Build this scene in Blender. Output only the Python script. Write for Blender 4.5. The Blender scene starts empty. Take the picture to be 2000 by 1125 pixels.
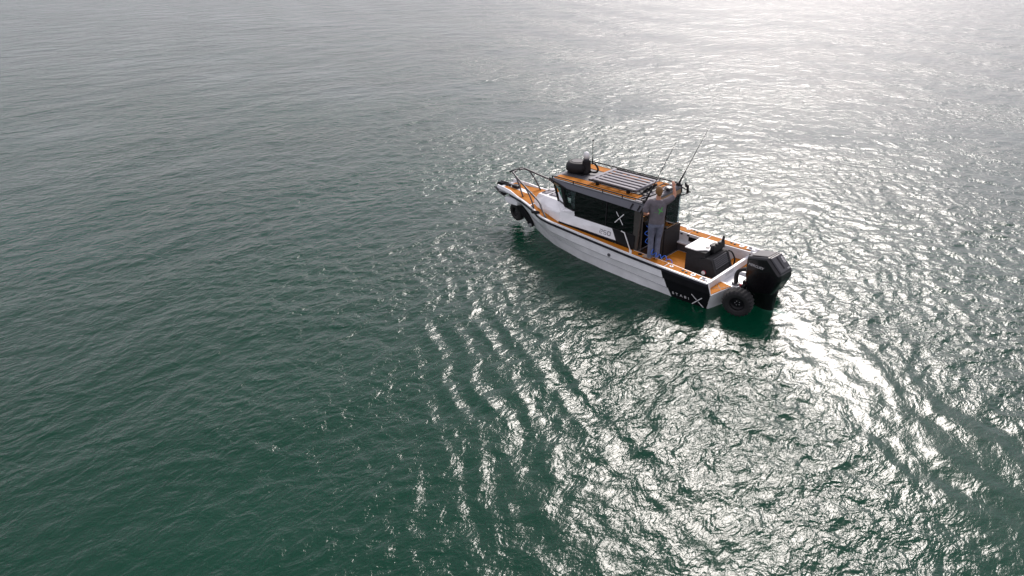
import bpy, bmesh, math, random
import numpy as np
from mathutils import Vector, Matrix, Euler
random.seed(7)
S = bpy.context.scene
COL = S.collection
R = math.radians
HEEL = -0.023

# ------------------------------------------------------------------ camera, sky, sun, exposure
YAW, PIT = -0.80883, 0.46245
fw = Vector((math.cos(YAW)*math.cos(PIT), math.sin(YAW)*math.cos(PIT), -math.sin(PIT)))
rt = Vector((math.sin(YAW), -math.cos(YAW), 0)); upv = rt.cross(fw)
cd = bpy.data.cameras.new('camera'); cam = bpy.data.objects.new('camera', cd); COL.objects.link(cam)
M = Matrix.Identity(4)
for i in range(3):
    M[i][0], M[i][1], M[i][2] = rt[i], upv[i], -fw[i]
M.translation = Vector((-6.783, 14.794, 7.844)); cam.matrix_world = M
cd.sensor_width = 36; cd.lens = 1389.6/2000*36; cd.clip_start = .1; cd.clip_end = 20000
S.camera = cam

SUN_AZ, SUN_EL = R(-68), R(36.5)          # direction towards the sun, world angle from +x
sdir = Vector((math.cos(SUN_AZ)*math.cos(SUN_EL), math.sin(SUN_AZ)*math.cos(SUN_EL), math.sin(SUN_EL)))
W = bpy.data.worlds.new('World'); S.world = W; W.use_nodes = True
wn = W.node_tree.nodes; wl = W.node_tree.links; wn.clear()
sky = wn.new('ShaderNodeTexSky'); sky.sky_type = 'NISHITA'; sky.sun_disc = False
sky.sun_elevation = SUN_EL; sky.sun_rotation = R(90) - SUN_AZ
sky.air_density = 1.0; sky.dust_density = 1.0; sky.ozone_density = 1.0
hs = wn.new('ShaderNodeHueSaturation'); hs.inputs['Saturation'].default_value = .38
bg = wn.new('ShaderNodeBackground'); bg.inputs['Strength'].default_value = .118
wo = wn.new('ShaderNodeOutputWorld')
cn = wn.new('ShaderNodeTexNoise'); cn.inputs['Scale'].default_value = 2.2; cn.inputs['Detail'].default_value = 5; cn.inputs['Roughness'].default_value = .55
cc = wn.new('ShaderNodeMapRange'); cc.inputs['From Min'].default_value = .3; cc.inputs['From Max'].default_value = .7; cc.inputs['To Min'].default_value = .45; cc.inputs['To Max'].default_value = .75
wtc = wn.new('ShaderNodeTexCoord'); wl.new(wtc.outputs['Generated'], cn.inputs['Vector']); wl.new(cn.outputs['Fac'], cc.inputs['Value'])
cm = wn.new('ShaderNodeMix'); cm.data_type = 'RGBA'; cm.inputs['B'].default_value = (3.6, 3.6, 3.7, 1)   # thin even cloud veil over the clear sky
wl.new(cc.outputs[0], cm.inputs['Factor']); wl.new(sky.outputs[0], cm.inputs['A']); wl.new(cm.outputs['Result'], hs.inputs['Color']); tn = wn.new('ShaderNodeMix'); tn.data_type = 'RGBA'; tn.blend_type = 'MULTIPLY'; tn.inputs['Factor'].default_value = 1; tn.inputs['B'].default_value = (1.05, .985, 1.05, 1)
wl.new(hs.outputs[0], tn.inputs['A']); wl.new(tn.outputs['Result'], bg.inputs['Color']); wl.new(bg.outputs[0], wo.inputs[0])
sl = bpy.data.lights.new('sun', 'SUN'); sl.energy = 1.7; sl.angle = R(19); sl.color = (1.0, .925, .87)
so = bpy.data.objects.new('sun', sl); COL.objects.link(so)
so.rotation_euler = (-sdir).to_track_quat('-Z', 'Y').to_euler(); so.location = (0, 0, 30)
S.view_settings.view_transform = 'Standard'; S.view_settings.look = 'None'
S.view_settings.exposure = 0.9; S.view_settings.gamma = 1.0
S.render.engine = 'CYCLES'
S.cycles.use_denoising = True
S.cycles.max_bounces = 8; S.cycles.transparent_max_bounces = 12
S.cycles.sample_clamp_indirect = 6.0

# ------------------------------------------------------------------ materials
def mat(name, color, rough=.5, metal=0, spec=.5, coat=0, noise=0, nscale=8, bump=0, bscale=60):
    m = bpy.data.materials.new(name); m.use_nodes = True
    nt = m.node_tree; p = nt.nodes['Principled BSDF']
    p.inputs['Base Color'].default_value = (*color, 1); p.inputs['Roughness'].default_value = rough
    p.inputs['Metallic'].default_value = metal; p.inputs['Specular IOR Level'].default_value = spec
    p.inputs['Coat Weight'].default_value = coat; p.inputs['Coat Roughness'].default_value = .08
    tc = nt.nodes.new('ShaderNodeTexCoord')
    if noise:
        n = nt.nodes.new('ShaderNodeTexNoise'); n.inputs['Scale'].default_value = nscale; n.inputs['Detail'].default_value = 5
        nt.links.new(tc.outputs['Object'], n.inputs['Vector'])
        mr = nt.nodes.new('ShaderNodeMapRange'); mr.inputs['From Min'].default_value = .3; mr.inputs['From Max'].default_value = .7
        mr.inputs['To Min'].default_value = 1-noise; mr.inputs['To Max'].default_value = 1+noise*.5
        nt.links.new(n.outputs['Fac'], mr.inputs['Value'])
        mx = nt.nodes.new('ShaderNodeMix'); mx.data_type = 'RGBA'; mx.blend_type = 'MULTIPLY'; mx.inputs['Factor'].default_value = 1
        mx.inputs['A'].default_value = (*color, 1); nt.links.new(mr.outputs[0], mx.inputs['B'])
        nt.links.new(mx.outputs['Result'], p.inputs['Base Color'])
        m2 = nt.nodes.new('ShaderNodeMapRange'); m2.inputs['To Min'].default_value = max(.02, rough-.1); m2.inputs['To Max'].default_value = min(1, rough+.12)
        nt.links.new(n.outputs['Fac'], m2.inputs['Value']); nt.links.new(m2.outputs[0], p.inputs['Roughness'])
    if bump:
        b = nt.nodes.new('ShaderNodeBump'); b.inputs['Strength'].default_value = bump; b.inputs['Distance'].default_value = .01
        n2 = nt.nodes.new('ShaderNodeTexNoise'); n2.inputs['Scale'].default_value = bscale; n2.inputs['Detail'].default_value = 4
        nt.links.new(tc.outputs['Object'], n2.inputs['Vector']); nt.links.new(n2.outputs['Fac'], b.inputs['Height'])
        nt.links.new(b.outputs[0], p.inputs['Normal'])
    return m

WHITE = mat('white_paint', (.84, .845, .86), .34, noise=.09, nscale=4, coat=.3)
WHITE2 = mat('white_plastic', (.82, .82, .82), .4, noise=.05)
BLACK = mat('black_paint', (.008, .008, .010), .38, noise=.2, nscale=4, spec=.22)
NAVY = mat('rub_rail_rubber', (.012, .011, .018), .5, noise=.2)
RUBBER = mat('tyre_rubber', (.014, .014, .015), .75, noise=.3, nscale=20, bump=.3)
BLACKM = mat('black_powdercoat', (.013, .013, .015), .55, spec=.25, noise=.2, nscale=12)
GREYM = mat('grey_roof_paint', (.105, .11, .13), .42, noise=.1, nscale=5)
DGREY = mat('dark_grey_panel', (.075, .075, .085), .45, noise=.15, nscale=6)
SLAT = mat('slat_aluminium', (.27, .26, .285), .6, metal=0, spec=.3, noise=.12, nscale=9)
TUBE = mat('rail_tube', (.085, .08, .085), .38, metal=.5, noise=.15)
CHARCOAL = mat('charcoal_upholstery', (.022, .022, .024), .7, spec=.3, noise=.3, nscale=15, bump=.3, bscale=90)
TAN = mat('tan_headliner', (.32, .21, .12), .6, noise=.15)
HATCH = mat('hatch_acrylic', (.20, .185, .20), .18, noise=.05)
ALU = mat('bare_aluminium', (.5, .5, .52), .35, metal=.8, noise=.15)
COWL = mat('cowl_black', (.005, .005, .006), .2, noise=.15, nscale=3, spec=.4, coat=.25)
COWLT = mat('cowl_charcoal', (.03, .03, .036), .42, noise=.15, nscale=6)
LETTER = mat('white_vinyl', (.8, .8, .8), .5, noise=.05)
SILVER = mat('silver_vinyl', (.6, .6, .62), .4, noise=.05)
DECAL = mat('dark_vinyl', (.05, .05, .07), .5, noise=.05)
RED = mat('red_plastic', (.5, .03, .06), .4, noise=.1)
BLUE = mat('blue_hose_plastic', (.03, .16, .75), .35, noise=.1)
GREEN = mat('green_print', (.08, .62, .06), .7, noise=.1)
SKIN = mat('skin', (.50, .235, .15), .55, noise=.12, nscale=14)
HAIR = mat('hair_ginger_brown', (.22, .105, .03), .6, noise=.4, nscale=45, bump=.6, bscale=160)
SHIRT = mat('grey_cotton', (.145, .13, .147), .9, noise=.25, nscale=9, bump=1.0, bscale=16)
JEANS = mat('grey_denim', (.14, .15, .205), .9, noise=.35, nscale=11, bump=1.0, bscale=18)
SHOE = mat('beige_suede', (.34, .26, .20), .8, noise=.2)
EYE = mat('eye_dark', (.02, .02, .02), .2, noise=.1)

def eva():
    m = bpy.data.materials.new('orange_teak_foam'); m.use_nodes = True; nt = m.node_tree; N = nt.nodes; L = nt.links
    p = N['Principled BSDF']; tc = N.new('ShaderNodeTexCoord')
    sx = N.new('ShaderNodeSeparateXYZ'); L.new(tc.outputs['Object'], sx.inputs[0])
    d = N.new('ShaderNodeMath'); d.operation = 'DIVIDE'; d.inputs[1].default_value = .055; L.new(sx.outputs['Y'], d.inputs[0])
    fr = N.new('ShaderNodeMath'); fr.operation = 'FRACT'; L.new(d.outputs[0], fr.inputs[0])
    lt = N.new('ShaderNodeMath'); lt.operation = 'LESS_THAN'; lt.inputs[1].default_value = .1; L.new(fr.outputs[0], lt.inputs[0])
    n = N.new('ShaderNodeTexNoise'); n.inputs['Scale'].default_value = 3.5; n.inputs['Detail'].default_value = 6
    mp = N.new('ShaderNodeMapping'); mp.inputs['Scale'].default_value = (1, 6, 6); L.new(tc.outputs['Object'], mp.inputs[0]); L.new(mp.outputs[0], n.inputs['Vector'])
    cr = N.new('ShaderNodeValToRGB'); cr.color_ramp.elements[0].position = .3; cr.color_ramp.elements[1].position = .72
    cr.color_ramp.elements[0].color = (.42, .14, .008, 1); cr.color_ramp.elements[1].color = (.60, .215, .012, 1)
    L.new(n.outputs['Fac'], cr.inputs[0])
    mx = N.new('ShaderNodeMix'); mx.data_type = 'RGBA'; mx.inputs['B'].default_value = (.10, .045, .015, 1)
    mf = N.new('ShaderNodeMath'); mf.operation = 'MULTIPLY'; mf.inputs[1].default_value = .6; L.new(lt.outputs[0], mf.inputs[0])
    L.new(mf.outputs[0], mx.inputs['Factor']); L.new(cr.outputs[0], mx.inputs['A']); L.new(mx.outputs['Result'], p.inputs['Base Color'])
    p.inputs['Roughness'].default_value = .75; p.inputs['Specular IOR Level'].default_value = .2
    b = N.new('ShaderNodeBump'); b.inputs['Strength'].default_value = .4; b.inputs['Distance'].default_value = .004; b.invert = True
    L.new(lt.outputs[0], b.inputs['Height']); L.new(b.outputs[0], p.inputs['Normal'])
    return m
EVA = eva()

def glass(name, tint):
    m = bpy.data.materials.new(name); m.use_nodes = True; nt = m.node_tree; N = nt.nodes; L = nt.links
    N.remove(N['Principled BSDF']); out = N['Material Output']
    t = N.new('ShaderNodeBsdfTransparent'); t.inputs[0].default_value = (*tint, 1)
    g = N.new('ShaderNodeBsdfGlossy'); g.inputs['Roughness'].default_value = .03; g.inputs[0].default_value = (.95, .97, 1, 1)
    f = N.new('ShaderNodeFresnel'); f.inputs[0].default_value = 1.5
    x = N.new('ShaderNodeMixShader'); L.new(f.outputs[0], x.inputs[0]); L.new(t.outputs[0], x.inputs[1]); L.new(g.outputs[0], x.inputs[2])
    L.new(x.outputs[0], out.inputs[0])
    return m
GLASS = glass('clear_tint_glass', (.80, .84, .84))
MIDT = glass('mid_tint_glass', (.40, .43, .44))
TINT = glass('dark_tint_glass', (.06, .07, .075))

# ------------------------------------------------------------------ helpers
def link(name, me, m, parent=None, smooth=False):
    o = bpy.data.objects.new(name, me); COL.objects.link(o)
    if m: me.materials.append(m)
    if smooth:
        me.polygons.foreach_set('use_smooth', [True]*len(me.polygons))
    o.parent = parent
    return o
def mesh(name, v, f, m, parent=None, smooth=False, bevel=0):
    me = bpy.data.meshes.new(name); me.from_pydata([tuple(a) for a in v], [], f)
    bm = bmesh.new(); bm.from_mesh(me); bmesh.ops.recalc_face_normals(bm, faces=bm.faces)
    if bevel:
        bmesh.ops.bevel(bm, geom=[e for e in bm.edges if e.is_manifold and e.calc_face_angle(0) > .35], offset=bevel, segments=2, profile=.6, affect='EDGES')
    bm.to_mesh(me); bm.free(); me.update()
    return link(name, me, m, parent, smooth)
def box(name, x, y, z, m, parent=None, bevel=.008):
    v = [(a, b, c) for a in x for b in y for c in z]
    f = [(0, 1, 3, 2), (4, 6, 7, 5), (0, 4, 5, 1), (2, 3, 7, 6), (0, 2, 6, 4), (1, 5, 7, 3)]
    return mesh(name, v, f, m, parent, bevel=bevel)
def prism(name, prof, y0, y1, m, parent=None, bevel=.01, axis='y'):
    n = len(prof)
    if axis == 'y': v = [(a, y0, c) for a, c in prof] + [(a, y1, c) for a, c in prof]
    elif axis == 'z': v = [(a, c, y0) for a, c in prof] + [(a, c, y1) for a, c in prof]
    f = [tuple(range(n)), tuple(range(2*n-1, n-1, -1))] + [(i, (i+1) % n, n+(i+1) % n, n+i) for i in range(n)]
    return mesh(name, v, f, m, parent, bevel=bevel)
def smoothpath(pts, k=4):
    P = [Vector(p) for p in pts]; out = []
    for i in range(len(P)-1):
        a, b, c, d = P[max(i-1, 0)], P[i], P[i+1], P[min(i+2, len(P)-1)]
        for j in range(k):
            t = j/k
            out.append(.5*((2*b)+(c-a)*t+(2*a-5*b+4*c-d)*t*t+(3*b-a-3*c+d)*t**3))
    out.append(P[-1]); return out
def tubegeo(pts, r, n=8, ry=None):
    P = [Vector(p) for p in pts]; rs = r if isinstance(r, (list, tuple)) else [r]*len(P)
    v, f = [], []; ref = None
    for i, p in enumerate(P):
        d = (P[min(i+1, len(P)-1)]-P[max(i-1, 0)]).normalized()
        if ref is None:
            ref = Vector((0, 0, 1)) if abs(d.z) < .9 else Vector((1, 0, 0))
        u = (ref-d*ref.dot(d)).normalized(); w = d.cross(u); ref = u
        rr = rs[i]; ra, rb = rr if isinstance(rr, (list, tuple)) else (rr, rr)
        for k in range(n):
            a = 2*math.pi*k/n; v.append(p+u*math.cos(a)*ra+w*math.sin(a)*rb)
    for i in range(len(P)-1):
        for k in range(n):
            f.append((i*n+k, i*n+(k+1) % n, (i+1)*n+(k+1) % n, (i+1)*n+k))
    f.append(tuple(range(n-1, -1, -1))); f.append(tuple(range((len(P)-1)*n, len(P)*n)))
    return v, f
def tube(name, pts, r, m, parent=None, n=8):
    v, f = tubegeo(pts, r, n); return mesh(name, v, f, m, parent, smooth=True)
def lathe(name, prof, m, parent=None, n=20, at=(0, 0, 0), mtx=None):
    v, f = [], []
    for r, z in prof:
        for k in range(n):
            a = 2*math.pi*k/n; v.append(Vector((r*math.cos(a), r*math.sin(a), z)))
    if mtx: v = [mtx @ p for p in v]
    v = [p+Vector(at) for p in v]
    for i in range(len(prof)-1):
        for k in range(n): f.append((i*n+k, i*n+(k+1) % n, (i+1)*n+(k+1) % n, (i+1)*n+k))
    f.append(tuple(range(n-1, -1, -1))); f.append(tuple(range((len(prof)-1)*n, len(prof)*n)))
    o = mesh(name, v, f, m, parent)
    me = o.data
    sm = [abs(p.normal.dot(p.normal)) > 0 and len(p.vertices) == 4 for p in me.polygons]
    me.polygons.foreach_set('use_smooth', sm)
    return o
def merge(name, geos, m, parent=None, smooth=False):
    v, f = [], []
    for a, b in geos:
        k = len(v); v += list(a); f += [tuple(i+k for i in q) for q in b]
    return mesh(name, v, f, m, parent, smooth)
def empty(name, loc=(0, 0, 0), parent=None):
    o = bpy.data.objects.new(name, None); o.location = loc; o.parent = parent; o.empty_display_size = .2; COL.objects.link(o); return o
def lerp(tab, x):
    return float(np.interp(x, [t[0] for t in tab], [t[1] for t in tab]))
def text(name, s, size, m, parent, origin, ux, uy, depth=.003, shear=0, space=1.0):
    cu = bpy.data.curves.new(name, 'FONT'); cu.body = s; cu.size = size; cu.extrude = depth/2; cu.shear = shear; cu.space_character = space
    cu.align_x = 'LEFT'; cu.resolution_u = 3
    o = bpy.data.objects.new(name, cu); COL.objects.link(o)
    dg = bpy.context.evaluated_depsgraph_get(); me = bpy.data.meshes.new_from_object(o.evaluated_get(dg)); bpy.data.objects.remove(o)
    ux = Vector(ux).normalized(); uy = Vector(uy); uy = (uy-ux*uy.dot(ux)).normalized(); uz = ux.cross(uy)
    for vv in me.vertices:
        c = vv.co.copy(); vv.co = Vector(origin)+ux*c.x+uy*c.y+uz*(c.z+depth/2)
    me.materials.clear()
    return link(name, me, m, parent)
def bar(name, a, b, width, normal, m, parent, th=.004):
    a, b = Vector(a), Vector(b); d = (b-a).normalized(); nn = Vector(normal).normalized(); w = nn.cross(d).normalized()*width/2
    v = []
    for p in (a, b):
        for s in (-1, 1):
            for q in (0, th): v.append(p+w*s+nn*q)
    f = [(0, 1, 3, 2), (4, 6, 7, 5), (0, 4, 5, 1), (2, 3, 7, 6), (0, 2, 6, 4), (1, 5, 7, 3)]
    return mesh(name, v, f, m, parent)

# ------------------------------------------------------------------ sea
def build_sea():
    def axis(lo, hi, d, near_hi):
        core = list(np.arange(lo, hi, d))
        def fine(start, sgn):     # the side the waves are seen on
            out, s_, p_ = [], d, start
            while abs(p_-start) < 9000:
                s_ *= 1.011 if abs(p_-start) < 130 else 1.09
                p_ += sgn*s_; out.append(p_)
            return out
        def coarse(start, sgn):
            out, s_, p_ = [], d, start
            while abs(p_-start) < 9000:
                s_ *= 1.25; p_ += sgn*s_; out.append(p_)
            return out
        if near_hi: return np.array(fine(lo, -1)[::-1]+core+coarse(core[-1], 1))
        return np.array(coarse(lo, -1)[::-1]+core+fine(core[-1], 1))
    d = .05
    X = axis(-8, 12, d, False); Y = axis(-12, 15, d, True)
    dx = np.gradient(X); dy = np.gradient(Y)
    gx, gy = np.meshgrid(X, Y, indexing='ij')
    sp = np.maximum(dx[:, None], dy[None, :])
    rng = np.random.default_rng(11)
    wx, wy = gx.copy(), gy.copy()          # gently warped coordinates keep crests from running straight
    for i in range(14):
        a = rng.uniform(0, 2*np.pi); lam = rng.uniform(1.6, 9); am = .035*lam/2; ph = rng.uniform(0, 6.3, 2)
        q_ = (gx*np.cos(a)+gy*np.sin(a))*2*np.pi/lam
        wx += am*np.sin(q_+ph[0]); wy += am*np.sin(q_+ph[1])
    Z = np.zeros_like(gx); HX = np.zeros_like(gx); HY = np.zeros_like(gx)
    # wake mask behind the stern: the band of churned, smoothed water fanning out to port-aft
    t = np.clip(-wx-1.0, 0, None)
    yA = -.35+.06*t**1.7; yB = .35+.92*t
    wake = 1/(1+np.exp(np.clip((gx+1.15)/.12, -50, 50)))*1/(1+np.exp(np.clip(-(wy-yA)/.22, -50, 50)))*1/(1+np.exp(np.clip((wy-yB)/.35, -50, 50)))*np.exp(-np.clip(t-4, 0, None)/6)
    # water lee of the hull
    hullx = np.clip((gx-3)/3.6, -1, 1); dist = np.sqrt((np.clip(np.abs(gx-2.8)-3.2, 0, None))**2+(np.clip(np.abs(gy)-1.0, 0, None))**2)
    lee = 1-.72*np.exp(-(dist/1.5)**2)*np.where(gy > 0, 1, .6)
    # patchy gusts
    gust = np.ones_like(gx)
    for i in range(7):
        a = rng.uniform(0, 2*np.pi); lam = rng.uniform(6, 30); gust += .12*np.sin((gx*np.cos(a)+gy*np.sin(a))*2*np.pi/lam+rng.uniform(0, 6.3))
    gust = np.clip(gust, .45, 1.5)
    chop_ = .62+.62*np.exp(-((gx+.5)**2+(gy-.5)**2)/8.5**2)
    amp_short = lee*(1-.74*wake)*gust*chop_
    amp_long = lee*(1-.45*wake)
    def add(lam, th, slope, ph, mod, chop=.7):
        k = 2*np.pi/lam; A = slope/k
        att = np.clip((lam/sp-3)/3, 0, 1)
        if att.max() <= 0: return
        c, s = np.cos(th), np.sin(th)
        arg = k*(wx*c+wy*s)+ph
        e = A*att*mod
        nonlocal Z, HX, HY
        Z += e*np.cos(arg); sn = e*np.sin(arg)*chop; HX -= c*sn; HY -= s*sn
    # wind sea: crests lie roughly along y
    NL = 26
    for i in range(NL):
        lam = 1.1*(4.5/1.1)**rng.random(); th = np.pi*1.02+rng.normal(0, .42)
        add(lam, th, .022*math.sqrt(2/NL), rng.uniform(0, 6.3), amp_long)
    NM = 60
    for i in range(NM):
        lam = .42*(1.15/.42)**rng.random(); th = np.pi*1.05+rng.normal(0, 1.0)
        add(lam, th, .06*math.sqrt(2/NM), rng.uniform(0, 6.3), amp_short)
    NS = 70
    for i in range(NS):
        lam = .21*(.45/.21)**rng.random(); th = rng.uniform(0, 2*np.pi) if i % 3 == 0 else np.pi*1.05+rng.normal(0, .9)
        add(lam, th, .09*math.sqrt(2/NS), rng.uniform(0, 6.3), amp_short)
    # diverging bow waves: packets of short steep crests on both sides
    def packet(nv, c0, sig, lam, slope, tc, ts, warp):
        n = np.array(nv)/np.hypot(*nv); tv = np.array((-n[1], n[0]))
        q = wx*n[0]+wy*n[1]; u = wx*tv[0]+wy*tv[1]
        env = np.exp(-((q-c0)/sig)**2)*np.exp(-((u-tc)/ts)**2)
        brk = .55+.45*np.sin(u*1.9+q*2.3+warp)*np.sin(u*.83-q*1.1+warp*2)
        k = 2*np.pi/lam; att = np.clip((lam/sp-3)/3, 0, 1)
        arg = k*(q+.10*np.sin(u*.9+warp)+.035*u*u*.25)
        nonlocal Z, HX, HY
        e = slope/k*env*brk*att
        Z += e*np.cos(arg); HX -= n[0]*e*np.sin(arg); HY -= n[1]*e*np.sin(arg)
    packet((.5, .866), 6.9, 1.0, .62, .23, 1.0, 6.0, 0.3)
    packet((.42, .9), 5.2, 1.1, .8, .17, 1.5, 4.5, 1.3)
    packet((.6, .8), 8.2, 1.0, .95, .05, 2.0, 6, 2.3)
    packet((.1, -.99), 7.5, 2.0, .9, .12, 0, 9, 4.)
    packet((.12, -.99), 15., 4.5, 1.6, .07, 2, 16, 5.)
    packet((.08, -1), 30., 9, 2.9, .05, 6, 30, 6.)
    packet((.16, -.98), 58., 16, 5.5, .04, 14, 60, 7.)
    # churned water behind the stern: long lazy swirls stretched along the wake
    for i in range(26):
        a = R(152)+rng.normal(0, .16)     # along-wake direction
        lam = rng.uniform(.3, 1.6); th = a+np.pi/2+rng.normal(0, .3)
        w2 = .5+.5*np.sin(gx*rng.uniform(.8, 2)+gy*rng.uniform(.8, 2)+rng.uniform(0, 6))
        add(lam, th, .055*math.sqrt(2/26)*1.3, rng.uniform(0, 6.3), wake*w2)
    co = np.stack([gx+HX, gy+HY, Z], -1).reshape(-1, 3).astype(np.float32)
    nx, ny = gx.shape
    idx = np.arange(nx*ny).reshape(nx, ny)
    q = np.stack([idx[:-1, :-1], idx[1:, :-1], idx[1:, 1:], idx[:-1, 1:]], -1).reshape(-1, 4)
    me = bpy.data.meshes.new('sea')
    me.vertices.add(len(co)); me.vertices.foreach_set('co', co.ravel())
    me.loops.add(q.size); me.loops.foreach_set('vertex_index', q.ravel().astype(np.int32))
    me.polygons.add(len(q)); me.polygons.foreach_set('loop_start', np.arange(0, q.size, 4, dtype=np.int32))
    me.polygons.foreach_set('use_smooth', np.ones(len(q), bool))
    me.update(calc_edges=True)
    calm = np.clip(1-.66*wake, 0, 1)*np.clip(.3+.7*lee, 0, 1)*np.clip(gust, .5, 1.3)
    at = me.attributes.new('ripple', 'FLOAT', 'POINT'); at.data.foreach_set('value', calm.ravel().astype(np.float32))
    # slopes of the waves too short for the local mesh spacing live on as micro-roughness
    unres = np.clip(np.log2(sp/.06)/5, 0, 1)
    rr = .17+.07*unres
    at = me.attributes.new('fine', 'FLOAT', 'POINT'); at.data.foreach_set('value', rr.ravel().astype(np.float32))
    at = me.attributes.new('far', 'FLOAT', 'POINT'); at.data.foreach_set('value', unres.ravel().astype(np.float32))
    # aerated pale water just behind the propeller leg, and a touch of foam at the stem
    aer = np.exp(-(((gx+1.30)/.30)**2+((gy-.05)/.10)**2))*.8
    at = me.attributes.new('aerated', 'FLOAT', 'POINT'); at.data.foreach_set('value', aer.ravel().astype(np.float32))
    # material
    m = bpy.data.materials.new('green_sea_water'); m.use_nodes = True; nt = m.node_tree; N = nt.nodes; L = nt.links
    p = N['Principled BSDF']; p.inputs['IOR'].default_value = 1.333
    p.subsurface_method = 'BURLEY'; p.inputs['Subsurface Weight'].default_value = .85; p.inputs['Subsurface Radius'].default_value = (.6, 1.0, .9); p.inputs['Subsurface Scale'].default_value = 7.0   # light wanders metres through the water before it comes back out
    tc = N.new('ShaderNodeTexCoord')
    big = N.new('ShaderNodeTexNoise'); big.inputs['Scale'].default_value = .12; big.inputs['Detail'].default_value = 3; L.new(tc.outputs['Object'], big.inputs['Vector'])
    cr = N.new('ShaderNodeValToRGB'); cr.color_ramp.elements[0].position = .3; cr.color_ramp.elements[1].position = .7
    cr.color_ramp.elements[0].color = (.0001, .029, .015, 1); cr.color_ramp.elements[1].color = (.0002, .036, .019, 1); L.new(big.outputs['Fac'], cr.inputs[0])
    aa = N.new('ShaderNodeAttribute'); aa.attribute_name = 'aerated'
    mx = N.new('ShaderNodeMix'); mx.data_type = 'RGBA'; L.new(aa.outputs['Fac'], mx.inputs['Factor']); L.new(cr.outputs[0], mx.inputs['A']); mx.inputs['B'].default_value = (.16, .30, .26, 1)
    L.new(mx.outputs['Result'], p.inputs['Base Color'])
    af = N.new('ShaderNodeAttribute'); af.attribute_name = 'fine'; L.new(af.outputs['Fac'], p.inputs['Roughness'])
    ar = N.new('ShaderNodeAttribute'); ar.attribute_name = 'ripple'
    def layer(scale, stretch, rot, dist, strength, prev, detail=3, distort=.6, src=None):
        mp = N.new('ShaderNodeMapping'); mp.inputs['Rotation'].default_value = (0, 0, rot); mp.inputs['Scale'].default_value = (1, stretch, 1)
        L.new(tc.outputs['Object'], mp.inputs[0])
        n = N.new('ShaderNodeTexNoise'); n.inputs['Scale'].default_value = scale; n.inputs['Detail'].default_value = detail; n.inputs['Roughness'].default_value = .55; n.inputs['Distortion'].default_value = distort
        L.new(mp.outputs[0], n.inputs['Vector'])
        b = N.new('ShaderNodeBump'); b.inputs['Distance'].default_value = dist
        ms = N.new('ShaderNodeMath'); ms.operation = 'MULTIPLY'; ms.inputs[1].default_value = strength; L.new((src or ar).outputs['Fac'], ms.inputs[0]); L.new(ms.outputs[0], b.inputs['Strength'])
        L.new(n.outputs['Fac'], b.inputs['Height'])
        if prev: L.new(prev.outputs[0], b.inputs['Normal'])
        return b
    afar = N.new('ShaderNodeAttribute'); afar.attribute_name = 'far'
    b0 = layer(.8, .55, R(38), .5, .65, None, 4, .6, src=afar)
    b1 = layer(2.6, .6, R(10), .10, .6, b0, 3, .8)
    b2 = layer(7.0, .65, R(-18), .035, .8, b1, 4, .5)
    b3 = layer(18, .6, R(24), .013, .6, b2, 2, .6)
    L.new(b3.outputs[0], p.inputs['Normal'])
    o = link('sea', me, m); o['kind'] = 'structure'; o['label'] = 'rippled green sea with sun glitter'
build_sea()

# ------------------------------------------------------------------ the boat (all parts in the boat's own frame: x forward, y to port, z up from the waterline)
boat = empty('motor_boat'); boat.rotation_euler = (HEEL, 0, 0)
boat['label'] = 'white and black cabin motor boat with orange decks, folded wheels and black outboard'; boat['category'] = 'boat'
def zs(x): return .77+.29*(max(0, x)/7)**1.5
G = [(0, 1.25), (1.3, 1.225), (2.15, 1.205), (3.2, 1.16), (4.0, 1.13), (4.9, 1.10), (5.25, 1.04), (5.45, .96), (5.7, .81), (6.37, .57), (7.0, .43), (7.55, .36)]
LINES = [  # name, x0, x1, y table, z table
    ('gun', 0.0, 7.55, G, None),
    ('kn', -.10, 7.12, [(-.1, 1.255), (1.15, 1.24), (2.8, 1.175), (4, 1.11), (4.9, 1.01), (5.6, .78), (6.4, .42), (6.9, .15), (7.12, 0)], [(-.1, .51), (2.8, .53), (4.9, .60), (6, .68), (7.12, .80)]),
    ('kn2', -.095, 7.08, [(-.1, 1.212), (1.15, 1.197), (2.8, 1.132), (4, 1.067), (4.9, .967), (5.6, .738), (6.4, .385), (6.9, .12), (7.08, 0)], [(-.1, .485), (2.8, .505), (4.9, .575), (6, .655), (7.08, .775)]),
    ('l2', -.02, 6.80, [(-.02, 1.175), (1.1, 1.165), (3.7, 1.04), (5.03, .825), (5.8, .52), (6.5, .18), (6.8, 0)], [(-.02, .25), (1.1, .265), (3.7, .34), (5.03, .385), (6.8, .52)]),
    ('l2b', -.02, 6.79, [(-.02, 1.145), (1.1, 1.135), (3.7, 1.01), (5.03, .795), (5.8, .493), (6.5, .16), (6.79, 0)], [(-.02, .238), (1.1, .253), (3.7, .328), (5.03, .373), (6.79, .508)]),
    ('wl', .06, 6.38, [(0, 1.07), (1.9, 1.06), (3.1, .98), (4.04, .86), (5.12, .59), (5.8, .30), (6.38, 0)], [(0, 0), (6.38, .0)]),
    ('ch', .12, 6.05, [(0, 1.0), (1.9, .99), (3.1, .9), (4.04, .75), (5.12, .46), (5.8, .15), (6.05, 0)], [(0, -.16), (6.05, -.22)]),
    ('ke', .12, 5.3, [(0, 0.0), (5.3, 0)], [(0, -.42), (5.3, -.42)]),
]
def hull_line(L, x):
    n, x0, x1, yt, zt = L
    return Vector((x, lerp(yt, x), zs(x) if zt is None else lerp(zt, x)))
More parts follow.
